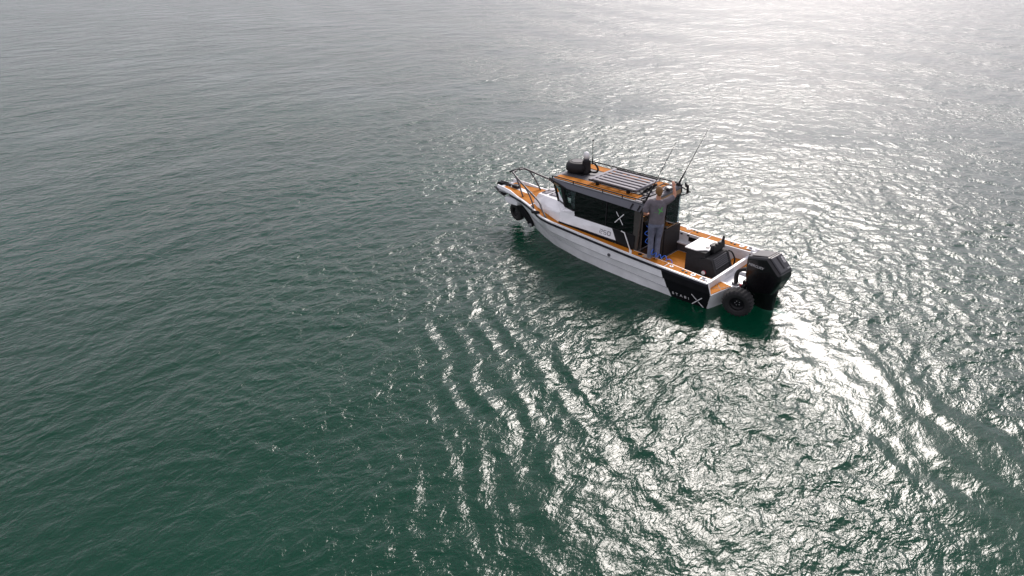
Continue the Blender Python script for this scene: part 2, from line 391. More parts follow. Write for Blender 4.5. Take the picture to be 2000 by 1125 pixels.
def hull_strips(side, part):
    v, f = [], []
    rows = []
    for L in LINES:
        z0 = .8 if L[0] == 'gun' else lerp(L[4], 1.1)
        xb = .985+.37*max(z0, -.05)
        a, b = (L[1], xb) if part == 'aft' else (xb, L[2])
        n = 10 if part == 'aft' else 46
        rows.append([hull_line(L, a+(b-a)*i/n) for i in range(n+1)])
    for r0, r1 in zip(rows[:-1], rows[1:]):
        k = len(v); n = len(r0)
        v += [Vector((p.x, p.y*side, p.z)) for p in r0]+[Vector((p.x, p.y*side, p.z)) for p in r1]
        f += [(k+i, k+i+1, k+n+i+1, k+n+i) for i in range(n-1)]
    return v, f
for side in (1, -1):
    v, f = hull_strips(side, 'fore'); o = mesh('hull_side', v, f, WHITE, boat, smooth=True)
    v, f = hull_strips(side, 'aft'); o = mesh('stern_panel', v, f, BLACK, boat, smooth=True); o['label'] = 'black panel at the stern end of the hull side'
GAPSHADE = mat('shadow_gap_grey', (.30, .31, .33), .5, noise=.15)
for side in (1, -1):     # grey tubes draw the dark shadow gaps along the white hull's creases
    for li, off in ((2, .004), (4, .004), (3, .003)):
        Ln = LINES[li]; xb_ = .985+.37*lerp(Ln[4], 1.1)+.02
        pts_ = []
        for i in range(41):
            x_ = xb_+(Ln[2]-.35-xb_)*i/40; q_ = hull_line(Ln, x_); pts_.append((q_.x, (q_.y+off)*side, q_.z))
        tube('shadow_gap_line', pts_, .0075 if li != 3 else .005, GAPSHADE, boat, 5)
# bow front plate and stem
gE = hull_line(LINES[0], 7.55); kE = hull_line(LINES[1], 7.12)
mesh('bow_plate', [(gE.x, gE.y, gE.z), (gE.x, -gE.y, gE.z), (kE.x, 0, kE.z), (gE.x-.05, gE.y, gE.z-.12), (gE.x-.05, -gE.y, gE.z-.12)], [(0, 1, 4, 3), (3, 4, 2)], WHITE, boat)
# rub rail: black strip under the gunwale lip, and the white lip itself
for side in (1, -1):
    for nm, m, o0, o1, z0, z1 in (('rub_rail', NAVY, -.005, .028, -.085, -.022), ('gunwale_lip', WHITE, -.03, .022, -.022, .012)):
        v, f = [], []
        xs = list(np.linspace(0.0, 7.0 if nm == 'rub_rail' else 7.55, 60))
        for x in xs:
            g = lerp(G, x); z = zs(x)
            for a, b in ((o0, z0), (o1, z0), (o1, z1), (o0, z1)): v.append((x, (g+a)*side, z+b))
        for i in range(len(xs)-1):
            for k in range(4): f.append((i*4+k, i*4+(k+1) % 4, i*4+4+(k+1) % 4, i*4+4+k))
        f += [(0, 1, 2, 3), tuple(len(v)-4+k for k in range(4))]
        mesh(nm, v, f, m, boat)

# decks
GI = [(0.0, 1.0), (.22, 1.0), (.9, .95), (1.3, .92), (2.25, .93), (4.6, .97), (5.75, .60), (6.1, .40), (6.12, .0), (7.55, 0)]
def deck_strip(name, x0, x1, inner, oy, dz, m, side, n=24, th=.012, inset=.028, full=False):
    v, f = [], []
    for i in range(n+1):
        x = x0+(x1-x0)*i/n; yo = lerp(G, x)-inset; yi = inner(x)
        z = zs(x)+dz
        for y, b in ((yi, -th), (yo, -th), (yo, 0), (yi, 0)): v.append((x, y*side, z+b))
    for i in range(n):
        for k in range(4): f.append((i*4+k, i*4+(k+1) % 4, i*4+4+(k+1) % 4, i*4+4+k))
    f += [(0, 1, 2, 3), tuple(len(v)-4+k for k in range(4))]
    return mesh(name, v, f, m, boat)
for side in (1, -1):
    # white gunwale cap under the pads
    deck_strip('gunwale_cap', 0.0, 6.1, lambda x: lerp(GI, x)-.01, 0, -.012, WHITE, side, n=50, th=.05, inset=.02)
    # orange foam pads
    pads = [(.14, 1.20, 1), (1.235, 2.20, 1), (2.22, 4.55, 1), (4.57, 5.95, 1)] if side == 1 else [(.14, 1.28, 1), (1.32, 1.80, 1), (1.83, 2.2, 1), (2.22, 4.55, 1), (4.57, 5.95, 1)]
    for a, b, _ in pads:
        deck_strip('deck_pad', a, b, lambda x: lerp(GI, x)+.02, 0, .004, EVA, side, n=20, inset=.045)
    # inner coaming wall of the cockpit
    v = []; xs = np.linspace(0.12, 2.25, 14)
    for x in xs:
        yi = lerp(GI, x)
        v += [(x, yi*side, zs(x)-.01), (x, yi*side, .30), (x, (yi-.02)*side, .30), (x, (yi-.02)*side, zs(x)-.01)]
    f = [(i*4+k, i*4+(k+1) % 4, i*4+4+(k+1) % 4, i*4+4+k) for i in range(len(xs)-1) for k in range(4)]
    mesh('cockpit_coaming', v, f, WHITE, boat)
    # low toe shelf / side locker inside the cockpit
    box('side_shelf', (.75, 2.1), tuple(sorted(((.93)*side, .80*side))), (.50, .54), WHITE, boat)
    box('side_locker', (.80, 2.1), tuple(sorted(((.92)*side, .83*side))), (.30, .498), DGREY, boat)
    box('pocket', (1.15, 1.78), tuple(sorted((.915*side, .885*side))), (.60, .72), BLACK, boat)
    for x in (2.0, 1.80, 1.12):
        box('latch', (x-.03, x+.03), tuple(sorted((.915*side, .88*side))), (.735, .765), BLACKM, boat, bevel=.004)
    box('corner_step', (.185, .50), tuple(sorted((.985*side, .44*side))), (.30, .488), WHITE, boat)
    box('step_pad', (.20, .49), tuple(sorted((.97*side, .46*side))), (.49, .502), EVA, boat, bevel=.003)
# foredeck
v, f = [], []
xs = list(np.linspace(5.70, 7.53, 20))
for x in xs:
    g = lerp(G, x)-.025; z = zs(x)-.008
    v += [(x, g, z), (x, -g, z), (x, -g, z-.05), (x, g, z-.05)]
for i in range(len(xs)-1):
    for k in range(4): f.append((i*4+k, i*4+(k+1) % 4, i*4+4+(k+1) % 4, i*4+4+k))
f += [(0, 1, 2, 3), tuple(len(v)-4+k for k in range(4))]
mesh('foredeck', v, f, WHITE, boat)
for (a, b, ya, yb) in ((6.02, 6.55, .92, -.05), (6.57, 7.42, .9, .0)):
    for side in (1, -1):
        v, f = [], []
        xs = list(np.linspace(a, b, 8))
        for x in xs:
            yo = (lerp(G, x)-.075); yi = .012 if a < 6.5 else .10
            yi = min(yi, yo-.02); z = zs(x)+.004
            v += [(x, yo*side, z), (x, yi*side, z), (x, yi*side, z-.011), (x, yo*side, z-.011)]
        for i in range(len(xs)-1):
            for k in range(4): f.append((i*4+k, i*4+(k+1) % 4, i*4+4+(k+1) % 4, i*4+4+k))
        f += [(0, 1, 2, 3), tuple(len(v)-4+k for k in range(4))]
        mesh('deck_pad', v, f, EVA, boat)
mesh('anchor_locker_lid', [(6.62, .09, 1.037), (7.4, .09, 1.087), (7.4, -.09, 1.087), (6.62, -.09, 1.037), (6.62, .09, 1.02), (7.4, .09, 1.07), (7.4, -.09, 1.07), (6.62, -.09, 1.02)],
     [(0, 1, 2, 3), (4, 5, 6, 7), (0, 1, 5, 4), (1, 2, 6, 5), (2, 3, 7, 6), (3, 0, 4, 7)], WHITE2, boat)
for side in (1, -1):   # low white bulwark at the very bow
    v, f = [], []
    xs = list(np.linspace(6.55, 7.56, 10))
    for i, x in enumerate(xs):
        g = lerp(G, x); z = zs(x); hgt = .012+.06*min(1, i/4)
        v += [(x, (g+.012)*side, z), (x, (g-.045)*side, z), (x, (g-.035)*side, z+hgt), (x, (g+.0)*side, z+hgt)]
    for i in range(len(xs)-1):
        for k in range(4): f.append((i*4+k, i*4+(k+1) % 4, i*4+4+(k+1) % 4, i*4+4+k))
    f += [(0, 1, 2, 3), tuple(len(v)-4+k for k in range(4))]
    mesh('bow_bulwark', v, f, WHITE, boat)

# cabin trunk: faceted white coach roof ahead of the windscreen
def sym(vp):  # mirrored list helper
    return [Vector(p) for p in vp], [Vector((p[0], -p[1], p[2])) for p in vp]
base_, base_s = sym([(6.12, .36, 1.0), (5.75, .61, .975), (4.6, .985, .915)])
rid, rid_s = sym([(6.08, .34, 1.07), (5.70, .56, 1.115), (4.65, .935, 1.185)])
top, top_s = sym([(5.98, .29, 1.245), (5.62, .42, 1.29), (4.97, .62, 1.362), (4.52, .80, 1.335), (4.17, .88, 1.33)])
# forward facets
for s, (b, r, t) in ((1, (base_, rid, top)), (-1, (base_s, rid_s, top_s))):
    mesh('trunk_side', [b[0], b[1], b[2], r[0], r[1], r[2]], [(0, 1, 4, 3), (1, 2, 5, 4)], WHITE, boat)
    mesh('trunk_shoulder', [r[0], r[1], r[2], t[0], t[1], t[2], t[3], Vector((4.64, .915*s, 1.235))], [(0, 1, 4, 3), (1, 2, 5, 4), (2, 7, 6, 5)], WHITE, boat)
mesh('trunk_top', [top[0], top[1], top[2], (4.9, .62, 1.362), (4.9, -.62, 1.362), top_s[2], top_s[1], top_s[0]], [(0, 1, 2, 3, 4, 5, 6, 7)], WHITE, boat)
mesh('trunk_nose', [base_[0], base_s[0], rid[0], rid_s[0], top[0], top_s[0]], [(0, 1, 3, 2), (2, 3, 5, 4)], WHITE, boat)
def trunk_z(x): return float(np.interp(x, [4.97, 5.62, 5.98], [1.362, 1.29, 1.245]))
def slab(name, pts, th, m, parent, zf, bevel=.006):
    n = len(pts)
    v = [(x, y, zf(x)+.003) for x, y in pts]+[(x, y, zf(x)+.003+th) for x, y in pts]
    return mesh(name, v, [tuple(range(n)), tuple(range(2*n-1, n-1, -1))]+[(i, (i+1) % n, n+(i+1) % n, n+i) for i in range(n)], m, parent, bevel=bevel)
for y0, y1, x0, x1 in ((-.11, .27, 5.70, 5.93), (-.02, .36, 5.12, 5.58), (-.40, -.06, 5.12, 5.58)):
    h = slab('deck_hatch', [(x0, y0), (x1, y0+.02), (x1, y1-.05), (x0, y1)], .02, HATCH, boat, trunk_z)
    for yy in (y0+.09, y1-.11):
        slab('hatch_hinge', [(x1-.07, yy-.03), (x1-.035, yy-.03), (x1-.035, yy+.03), (x1-.07, yy+.03)], .016, BLACKM, h, lambda x: trunk_z(x)+.018, bevel=.003)
# cabin sides
def quad_slab(name, pts, m, parent, th=.02, bevel=0):
    P = [Vector(p) for p in pts]; n = (P[1]-P[0]).cross(P[2]-P[0]).normalized()*th; k = len(P)
    v = P+[p-n for p in P]
    return mesh(name, v, [tuple(range(k)), tuple(range(2*k-1, k-1, -1))]+[(i, (i+1) % k, k+(i+1) % k, k+i) for i in range(k)], m, parent, bevel=bevel)
for s in (1, -1):
    # lower side: white from the seam aft, black after a slanted joint
    w = [(4.596, .984*s, .925), (4.646, .936*s, 1.185), (4.636, .917*s, 1.235), (4.19, .90*s, 1.335), (4.165, .90*s, 1.215), (2.95, .905*s, 1.20), (2.79, .945*s, .93)]
    quad_slab('cabin_side_panel', w, WHITE, boat, th=.015*s)
    mesh('cabin_sill', [(4.515, .801*s, 1.334), (4.633, .914*s, 1.236), (4.185, .899*s, 1.334), (4.185, .80*s, 1.334)], [(0, 1, 2), (0, 2, 3)], WHITE, boat)
    b = [(2.945, .905*s, 1.20), (2.785, .945*s, .93), (2.75, .945*s, .845), (2.25, .945*s, .825), (2.25, .90*s, 1.19)]
    quad_slab('cabin_aft_panel', b, BLACK, boat, th=.015*s)
    v, f = tubegeo([(4.64, .985*s, .945), (3.7, .975*s, .93), (2.80, .965*s, .905)], [(.028, .022)]*3, 6)
    mesh('kick_rail', v, f, BLACK, boat)
    # side panes
    quad_slab('side_pane', [(4.19, .893*s, 1.222), (3.17, .90*s, 1.207), (3.17, .872*s, 1.865), (4.19, .866*s, 1.872)], TINT, boat, th=.01*s)
    quad_slab('side_pane', [(4.55, .845*s, 1.35), (4.20, .887*s, 1.34), (4.20, .866*s, 1.872), (4.66, .842*s, 1.877)], MIDT, boat, th=.01*s)
    quad_slab('side_pane', [(3.155, .90*s, 1.205), (2.32, .90*s, 1.195), (2.32, .872*s, 1.85), (3.155, .872*s, 1.863)], TINT, boat, th=.01*s)
    v, f = tubegeo([(4.55, .805*s, 1.345), (4.21, .897*s, 1.335), (4.185, .900*s, 1.216), (2.30, .906*s, 1.192)], .016, 6)
    mesh('window_trim', v, f, BLACKM, boat)
    bar('window_divider', (3.162, .903*s, 1.205), (3.162, .876*s, 1.862), .03, (0, s, .04), BLACKM, boat, th=.012)
    # quarter pane and its pillars
    quad_slab('quarter_pane', [(4.96, .625*s, 1.365), (4.60, .785*s, 1.345), (4.70, .83*s, 1.87), (5.01, .77*s, 1.93)], GLASS, boat, th=.008*s)
    tube('windscreen_post', [(4.975, .625*s, 1.36), (5.02, .79*s, 1.96)], .017, BLACKM, boat, 6)
    quad_slab('windscreen_pillar', [(4.62, .80*s, 1.34), (4.51, .85*s, 1.34), (4.62, .858*s, 1.88), (4.74, .83*s, 1.88)], BLACKM, boat, th=.05*s)
    # rear corner post
    quad_slab('rear_post', [(2.32, .907*s, .83), (2.20, .907*s, .83), (2.16, .878*s, 1.87), (2.33, .878*s, 1.87)], mat('rear_post_grey', (.06, .055, .05), .5, noise=.15) if s == 1 else bpy.data.materials['rear_post_grey'], boat, th=.07*s)
quad_slab('windscreen', [(4.965, .60, 1.36), (4.965, .02, 1.365), (5.06, .02, 1.95), (5.03, .76, 1.945)], GLASS, boat, th=.008)
quad_slab('windscreen', [(4.965, -.60, 1.36), (4.965, -.02, 1.365), (5.06, -.02, 1.95), (5.03, -.76, 1.945)], GLASS, boat, th=-.008)
tube('windscreen_mullion', [(4.975, 0, 1.36), (5.07, 0, 1.96)], .022, BLACKM, boat, 6)
tube('wiper', [(4.99, .15, 1.40), (5.04, .30, 1.75)], .008, BLACKM, boat, 5)
box('windscreen_sill', (4.885, 4.975), (-.63, .63), (1.345, 1.372), BLACKM, boat)

# cabin inside
box('cabin_floor', (2.03, 4.29), (-.88, .88), (.285, .299), DGREY, boat, bevel=0)
box('dashboard', (4.35, 4.88), (-.58, .58), (1.02, 1.20), BLACKM, boat, bevel=.03)
mesh('dash_cowl', [(4.35, -.6, 1.20), (4.35, .6, 1.20), (4.88, .58, 1.34), (4.88, -.58, 1.34), (4.36, -.6, 1.15), (4.36, .6, 1.15)], [(0, 1, 2, 3), (0, 4, 5, 1)], DGREY, boat)
box('cabin_lining', (4.30, 4.36), (-.86, .86), (.30, 1.02), BLACKM, boat)
for y in (.48, -.48):
    st = empty('helm_seat', (3.35, y, .30), boat)
    box('pedestal', (-.10, .10), (-.12, .12), (0, .50), BLACKM, st)
    box('cushion', (-.22, .25), (-.25, .25), (.50, .62), CHARCOAL, st, bevel=.04)
    prism('backrest', [(-.22, .58), (-.13, .58), (-.20, 1.12), (-.28, 1.12)], -.25, .25, CHARCOAL, st, bevel=.03)
lathe('steering_wheel', [(.17, -.015), (.19, 0), (.17, .015)], BLACKM, boat, n=18, mtx=Matrix.Rotation(R(60), 3, 'Y'), at=(4.20, -.45, 1.12))
# starboard aft bulkhead with its counter and window, and the port door leaf
box('aft_bulkhead', (2.06, 2.14), (-.90, -.16), (.30, 1.04), CHARCOAL, boat)
box('galley_cabinet', (2.15, 2.95), (-.86, -.35), (.30, 1.02), BLACKM, boat)
box('galley_counter', (2.10, 2.97), (-.87, -.30), (1.045, 1.075), TAN, boat)
quad_slab('aft_window', [(2.10, -.84, 1.08), (2.10, -.20, 1.08), (2.09, -.20, 1.84), (2.09, -.84, 1.84)], GLASS, boat, th=.008)
box('door_post', (2.17, 2.22), (.715, .765), (.31, 1.86), bpy.data.materials['rear_post_grey'], boat)
box('door_post', (2.10, 2.15), (-.17, -.12), (.31, 1.86), bpy.data.materials['rear_post_grey'], boat)
box('door_header', (2.10, 2.20), (-.86, .86), (1.80, 1.862), bpy.data.materials['rear_post_grey'], boat)
box('bulkhead_step', (2.17, 2.24), (.20, .90), (.30, .74), BLACK, boat)
tube('bulkhead_rail', [(2.165, .86, .80), (2.165, .25, .80)], .015, TUBE, boat, 6)

# roof
RT = 2.045
half = [(5.14, 0), (5.13, .45), (5.06, .80), (4.9, .835), (2.10, .835)]
rp = half+[(x, -y) for x, y in half[::-1] if y]
prism('roof', rp, 1.985, RT, GREYM, boat, bevel=.012, axis='z')
prism('headliner', [(x*.985+.03, y*.97) for x, y in rp], 1.875, 1.984, TAN, boat, bevel=0, axis='z')
for s in (1, -1):
    # sloping fascia: a wedge at the bow end, a full band further aft
    v = [(5.09, .80*s, 2.035), (5.06, .86*s, 2.03), (4.80, .842*s, 2.005), (4.45, .90*s, 1.90), (4.45, .842*s, 2.01), (2.16, .92*s, 1.845), (2.10, .842*s, 2.00)]
    quad_slab('roof_fascia', [v[1], v[3], v[4], (4.9, .84*s, 2.04)], GREYM, boat, th=.02*s)
    quad_slab('roof_fascia', [v[4], v[3], v[5], v[6]], GREYM, boat, th=.02*s)
    tube('fascia_trim', [(5.10, .84*s, 2.035), (4.78, .885*s, 1.965), (4.45, .912*s, 1.89), (4.2, .915*s, 1.885)], [.026, .026, .020, .012], BLACKM, boat, 6)
    for x in (2.42, 2.21):
        bar('fascia_vent', (x-.02, .858*s, 1.985), (x+.015, .922*s, 1.862), .035, (0, .8*s, .5), BLACK, boat, th=.012)
    # orange foam strip along the roof edge
    v = [(5.02, .48), (5.00, .775), (2.42, .775), (2.42, .42), (4.15, .42)]
    prism('roof_pad', [(x, y*s) for x, y in v], RT+.003, RT+.015, EVA, boat, bevel=.003, axis='z')
    # roof grab rail
    tube('roof_rail', smoothpath([(5.03, .80*s, 2.05), (4.98, .825*s, 2.11), (4.5, .83*s, 2.118), (3.4, .83*s, 2.118), (2.3, .83*s, 2.118), (2.17, .83*s, 2.11), (2.12, .83*s, 2.05)], 4), .016, BLACKM, boat, 8)
    for x in (4.30, 3.35, 2.75):
        tube('rail_post', [(x, .83*s, 2.03), (x, .83*s, 2.115)], .014, BLACKM, boat, 6)
# dark centre panel forward and the pale after roof
box('roof_panel', (2.42, 5.03), (-.41, .41), (RT+.002, RT+.012), DGREY, boat, bevel=.003)
box('roof_panel', (2.12, 2.40), (-.80, .80), (RT+.002, RT+.012), SLAT, boat, bevel=.003)

# roof rack
rack = empty('roof_rack', (0, 0, 0), boat)
RZ = 2.17
x0, x1, hw = 2.60, 3.96, .575
for s in (1, -1):
    tube('side_bar', [(x1+.02, hw*s, RZ), (x0+.05, hw*s, RZ), (x0-.01, (hw-.05)*s, RZ)], .026, BLACKM, rack, 8)
tube('rear_bar', [(x0-.01, hw-.06, RZ+.005), (x0-.01, -hw+.06, RZ+.005)], .027, SLAT, rack, 8)
box('front_bar', (x1-.03, x1+.06), (-hw, hw), (RZ-.018, RZ+.022), SLAT, rack, bevel=.008)
for i in range(6):
    yc = -hw+.035+(i+.5)*(2*hw-.07)/6
    box('slat', (x0+.02, x1-.03), (yc-.047, yc+.047), (RZ-.008, RZ+.014), SLAT, rack, bevel=.005)
for i in range(4):
    xx = x0+.15+i*.36
    box('cross_member', (xx-.025, xx+.025), (-hw+.03, hw-.03), (RZ-.045, RZ-.010), BLACKM, rack, bevel=.004)
for xx in (x0+.2, x1-.2):
    for s in (1, -1): box('rack_foot', (xx-.04, xx+.04), ((hw-.06)*s-.03, (hw-.06)*s+.03), (RT+.014, RZ-.02), BLACKM, rack)

# radar, satellite dome, aerials
rad = empty('radar', (0, 0, 0), boat)
lathe('radome', [(.20, 2.085), (.275, 2.10), (.315, 2.14), (.315, 2.22), (.30, 2.29), (.25, 2.345), (.22, 2.352)], BLACKM, rad, n=28, at=(4.83, 0, 0))
lathe('radome_inset', [(.16, 2.352), (.15, 2.362)], COWLT, rad, n=24, at=(4.85, 0, 0))
box('radar_base', (4.50, 5.02), (-.22, .22), (RT+.013, 2.088), BLACK, rad, bevel=.02)
prism('mast_bracket', [(4.62, 2.08), (4.44, 2.08), (4.47, 2.44), (4.60, 2.44)], -.10, .10, BLACKM, rad, bevel=.02)
lathe('mast_knob', [(.045, 0), (.05, .03), (.03, .05)], BLACKM, rad, n=14, mtx=Matrix.Rotation(R(-90), 3, 'X'), at=(4.55, .10, 2.24))
lathe('dome_base', [(.075, 2.44), (.08, 2.46), (.08, 2.50), (.06, 2.505)], DGREY, rad, n=18, at=(4.54, 0, 0))
lathe('satellite_dome', [(.079, 2.50), (.079, 2.59), (.070, 2.63), (.05, 2.655), (.02, 2.668)], WHITE2, rad, n=20, at=(4.54, 0, 0))
ae = empty('mast_aerial', (0, 0, 0), boat)
tube('aerial_bracket', smoothpath([(4.45, -.05, 2.13), (4.30, -.12, 2.12), (4.24, -.13, 2.22), (4.33, -.12, 2.34), (4.42, -.10, 2.37)], 3), .028, BLACK, ae, 6)
tube('aerial_base', [(4.41, -.10, 2.34), (4.41, -.10, 2.50)], [.022, .014], BLACKM, ae, 8)
tube('aerial_rod', [(4.41, -.10, 2.49), (4.415, -.10, 2.965)], .009, BLACKM, ae, 6)
lathe('aerial_tip', [(.010, 2.96), (.028, 2.985), (.030, 2.995)], BLACKM, ae, n=10, at=(4.415, -.10, 0))
# two whip aerials on the rear roof corners
for (b, t) in (((2.135, .75, 2.06), (1.689, .30, 3.549)), ((2.153, -.75, 2.106), (1.60, -.97, 3.60))):
    wh = empty('whip_aerial', (0, 0, 0), boat)
    B_, T_ = Vector(b), Vector(t); dd = T_-B_
    lathe('aerial_mount', [(.06, -.02), (.065, .03), (.04, .06)], BLACKM, wh, n=12, at=b)
    tube('aerial_base', [B_, B_+dd*.13, B_+dd*.26], [.026, .022, .012], BLACKM, wh, 8)
    tube('aerial_rod', [B_+dd*.25, B_+dd*.6, T_], [.010, .0075, .004], BLACKM, wh, 6)
# rod holders and the tube frame across the after edge of the roof
rk = empty('rod_holder_rack', (0, 0, 0), boat)
tube('cross_tube', [(2.22, .78, 2.13), (2.14, .4, 2.14), (2.14, -.4, 2.14), (2.20, -.80, 2.13)], .018, BLACKM, rk, 8)
tube('cross_tube', [(2.45, .55, 2.12), (2.43, 0, 2.12), (2.45, -.55, 2.12)], .018, BLACKM, rk, 8)
tube('stay', [(2.46, .50, 2.12), (2.14, .50, 2.13)], .014, BLACKM, rk, 6)
tube('stay', [(2.46, -.50, 2.12), (2.14, -.50, 2.13)], .014, BLACKM, rk, 6)
for y in (.30, .12, -.06):
    tube('rod_holder', [(2.50, y, 2.09), (2.36, y, 2.25)], .030, BLACK, rk, 8)
tube('outrigger_frame', [(2.18, -.80, 2.08), (2.10, -.95, 1.97), (1.93, -1.02, 1.88), (2.04, -.86, 1.83), (2.15, -.80, 1.80)], .015, BLACKM, rk, 6)
for a in ((2.16, -.93), (2.01, -1.0)):
    tube('rod_holder', [(a[0], a[1], 1.84), (a[0]+.01, a[1], 2.06)], .034, BLACK, rk, 8)
tube('rod_holder', [(2.05, -.98, 2.0), (2.10, -1.02, 2.10)], .03, BLACK, rk, 8)
wl_ = empty('work_light', (0, 0, 0), boat)
prism('lamp_body', [(2.24, 2.085), (2.05, 2.085), (2.07, 2.16), (2.20, 2.18)], -.37, -.20, COWLT, wl_, bevel=.02)
box('lamp_foot', (2.12, 2.18), (-.32, -.25), (RT+.013, 2.086), BLACKM, wl_)

# bow rail
br = empty('bow_rail', (0, 0, 0), boat)
for s in (1, -1):
    tube('rail', smoothpath([(7.05, .06*s, 1.625), (7.04, .20*s, 1.62), (6.97, .27*s, 1.605), (6.35, .48*s, 1.415), (5.62, .72*s, 1.225), (5.36, .86*s, 1.10), (5.06, 1.03*s, .945)], 5), .026, TUBE, br, 10)
    tube('stanchion', smoothpath([(6.88, .30*s, 1.58), (6.66, .35*s, 1.30), (6.50, .385*s, 1.02)], 3), .021, TUBE, br, 8)
    tube('stanchion', smoothpath([(6.32, .49*s, 1.405), (6.02, .60*s, 1.20), (5.79, .71*s, .98)], 3), .022, TUBE, br, 8)
    lathe('rail_foot', [(.05, 0), (.05, .012), (.03, .014)], TUBE, br, n=12, at=(5.06, 1.03*s, .94))
tube('front_bar', [(7.13, .26, 1.625), (7.13, -.27, 1.625)], .024, BLACKM, br, 8)
# bow fitting: roller, anchor
an = empty('anchor_gear', (0, 0, 0), boat)
box('roller_cheek', (7.30, 7.82), (.05, .075), (1.02, 1.13), BLACK, an)
box('roller_cheek', (7.30, 7.82), (-.075, -.05), (1.02, 1.13), BLACK, an)
lathe('roller', [(.05, -.05), (.035, 0), (.05, .05)], BLACKM, an, n=14, mtx=Matrix.Rotation(R(90), 3, 'X'), at=(7.74, 0, 1.06))
tube('anchor_shank', smoothpath([(7.25, 0, 1.14), (7.6, 0, 1.13), (7.86, 0, 1.07), (7.90, 0, .98), (7.74, 0, .905)], 3), .028, BLACK, an, 8)
mesh('anchor_fluke', [(8.08, 0, .90), (7.72, .17, .84), (7.62, 0, .93), (7.72, -.17, .84), (7.55, .10, .72), (7.55, -.10, .72), (7.50, 0, .80)],
     [(0, 1, 2), (0, 2, 3), (1, 4, 6, 2), (2, 6, 5, 3), (0, 4, 1), (0, 3, 5), (0, 5, 6, 4)], BLACK, an)
tube('anchor_hoop', smoothpath([(7.62, .16, .86), (7.50, .20, 1.0), (7.44, 0, 1.10), (7.50, -.20, 1.0), (7.62, -.16, .86)], 4), .017, BLACKM, an, 7)
box('windlass', (7.02, 7.24), (-.09, .09), (1.06, 1.16), BLACK, an, bevel=.03)
tube('anchor_chain', [(7.10, .05, 1.13), (7.3, .02, 1.15), (7.5, 0, 1.14)], .02, ALU, an, 6)
# front wheel folded up under the bow
def wheel_mesh():
    prof = [(.17, .10), (.20, .125), (.27, .135), (.315, .115), (.335, .08), (.335, -.08), (.315, -.115), (.27, -.135), (.20, -.125), (.17, -.10)]
    n = 44; v, f = [], []
    for k in range(n):
        a = 2*math.pi*k/n; lug = (k % 2)
        for j, (r, w) in enumerate(prof):
            rr = r
            if r > .3: rr = r + (.018 if (lug if w > 0 else 1-lug) else -.012)
            v.append((rr*math.cos(a), w, rr*math.sin(a)))
    m_ = len(prof)
    for k in range(n):
        for j in range(m_-1):
            f.append((k*m_+j, k*m_+j+1, ((k+1) % n)*m_+j+1, ((k+1) % n)*m_+j))
    return v, f
def add_wheel(loc, rot, scale=1.0):
    w = empty('wheel', loc, boat); w.rotation_euler = rot; w.scale = (scale,)*3
    v, f = wheel_mesh(); mesh('tyre', v, f, RUBBER, w)
    lathe('rim', [(.172, -.09), (.185, -.05), (.185, .06), (.165, .075), (.155, .045), (.10, .03), (.07, .05), (.05, .052)], BLACK, w, n=28, mtx=Matrix.Rotation(R(-90), 3, 'X'))
    for k in range(5):
        a = 2*math.pi*k/5
        lathe('wheel_nut', [(.011, 0), (.011, .012), (.006, .015)], ALU, w, n=6, mtx=Matrix.Rotation(R(-90), 3, 'X'), at=(.055*math.cos(a), .05, .055*math.sin(a)))
    return w
add_wheel((7.04, .06, .36), (R(-6), 0, R(-12)), .80)
fork = empty('front_wheel_leg', (0, 0, 0), boat)
prism('leg_arm', [(6.95, .62), (6.70, .66), (6.36, .30), (6.30, .10), (6.42, .06), (6.56, .26), (6.90, .50)], .10, .22, BLACK, fork, bevel=.02)
prism('leg_arm', [(6.95, .62), (6.70, .66), (6.36, .30), (6.30, .10), (6.42, .06), (6.56, .26), (6.90, .50)], -.22, -.12, BLACK, fork, bevel=.02)
lathe('pivot', [(.05, -.03), (.055, 0), (.05, .03)], ALU, fork, n=14, mtx=Matrix.Rotation(R(90), 3, 'X'), at=(6.37, .235, .15))
prism('mudguard', [(7.22, .72), (7.24, .86), (6.80, .90), (6.72, .80), (6.74, .70), (7.05, .70)], -.38, .40, WHITE, fork, bevel=.02)
tube('leg_strut', [(7.05, .24, .68), (6.80, .25, .62), (6.62, .22, .70)], .018, BLACKM, fork, 6)
# fender boss on the port bow shoulder and its starboard twin
for s in (1, -1):
    tube('bow_bollard', [(5.36, .94*s, 1.01), (5.42, .97*s, 1.01), (5.58, 1.0*s, .99), (5.63, .99*s, .985)], [.02, .05, .045, .02], BLACKM, boat, 10)
    tube('bow_cleat', [(5.70, .80*s, 1.01), (5.86, .72*s, 1.02)], .016, BLACKM, boat, 6)

# grab pole beside the after side deck
gp = empty('grab_pole', (0, 0, 0), boat)
tube('pole', [(2.66, .925, 1.215), (2.55, .935, 1.20), (2.31, 1.0, .83)], .016, LETTER, gp, 6)
quad_slab('pole_foot', [(2.34, 1.0, .832), (2.26, 1.0, .832), (2.15, 1.16, .832), (2.22, 1.16, .832)], LETTER, gp, th=-.012)
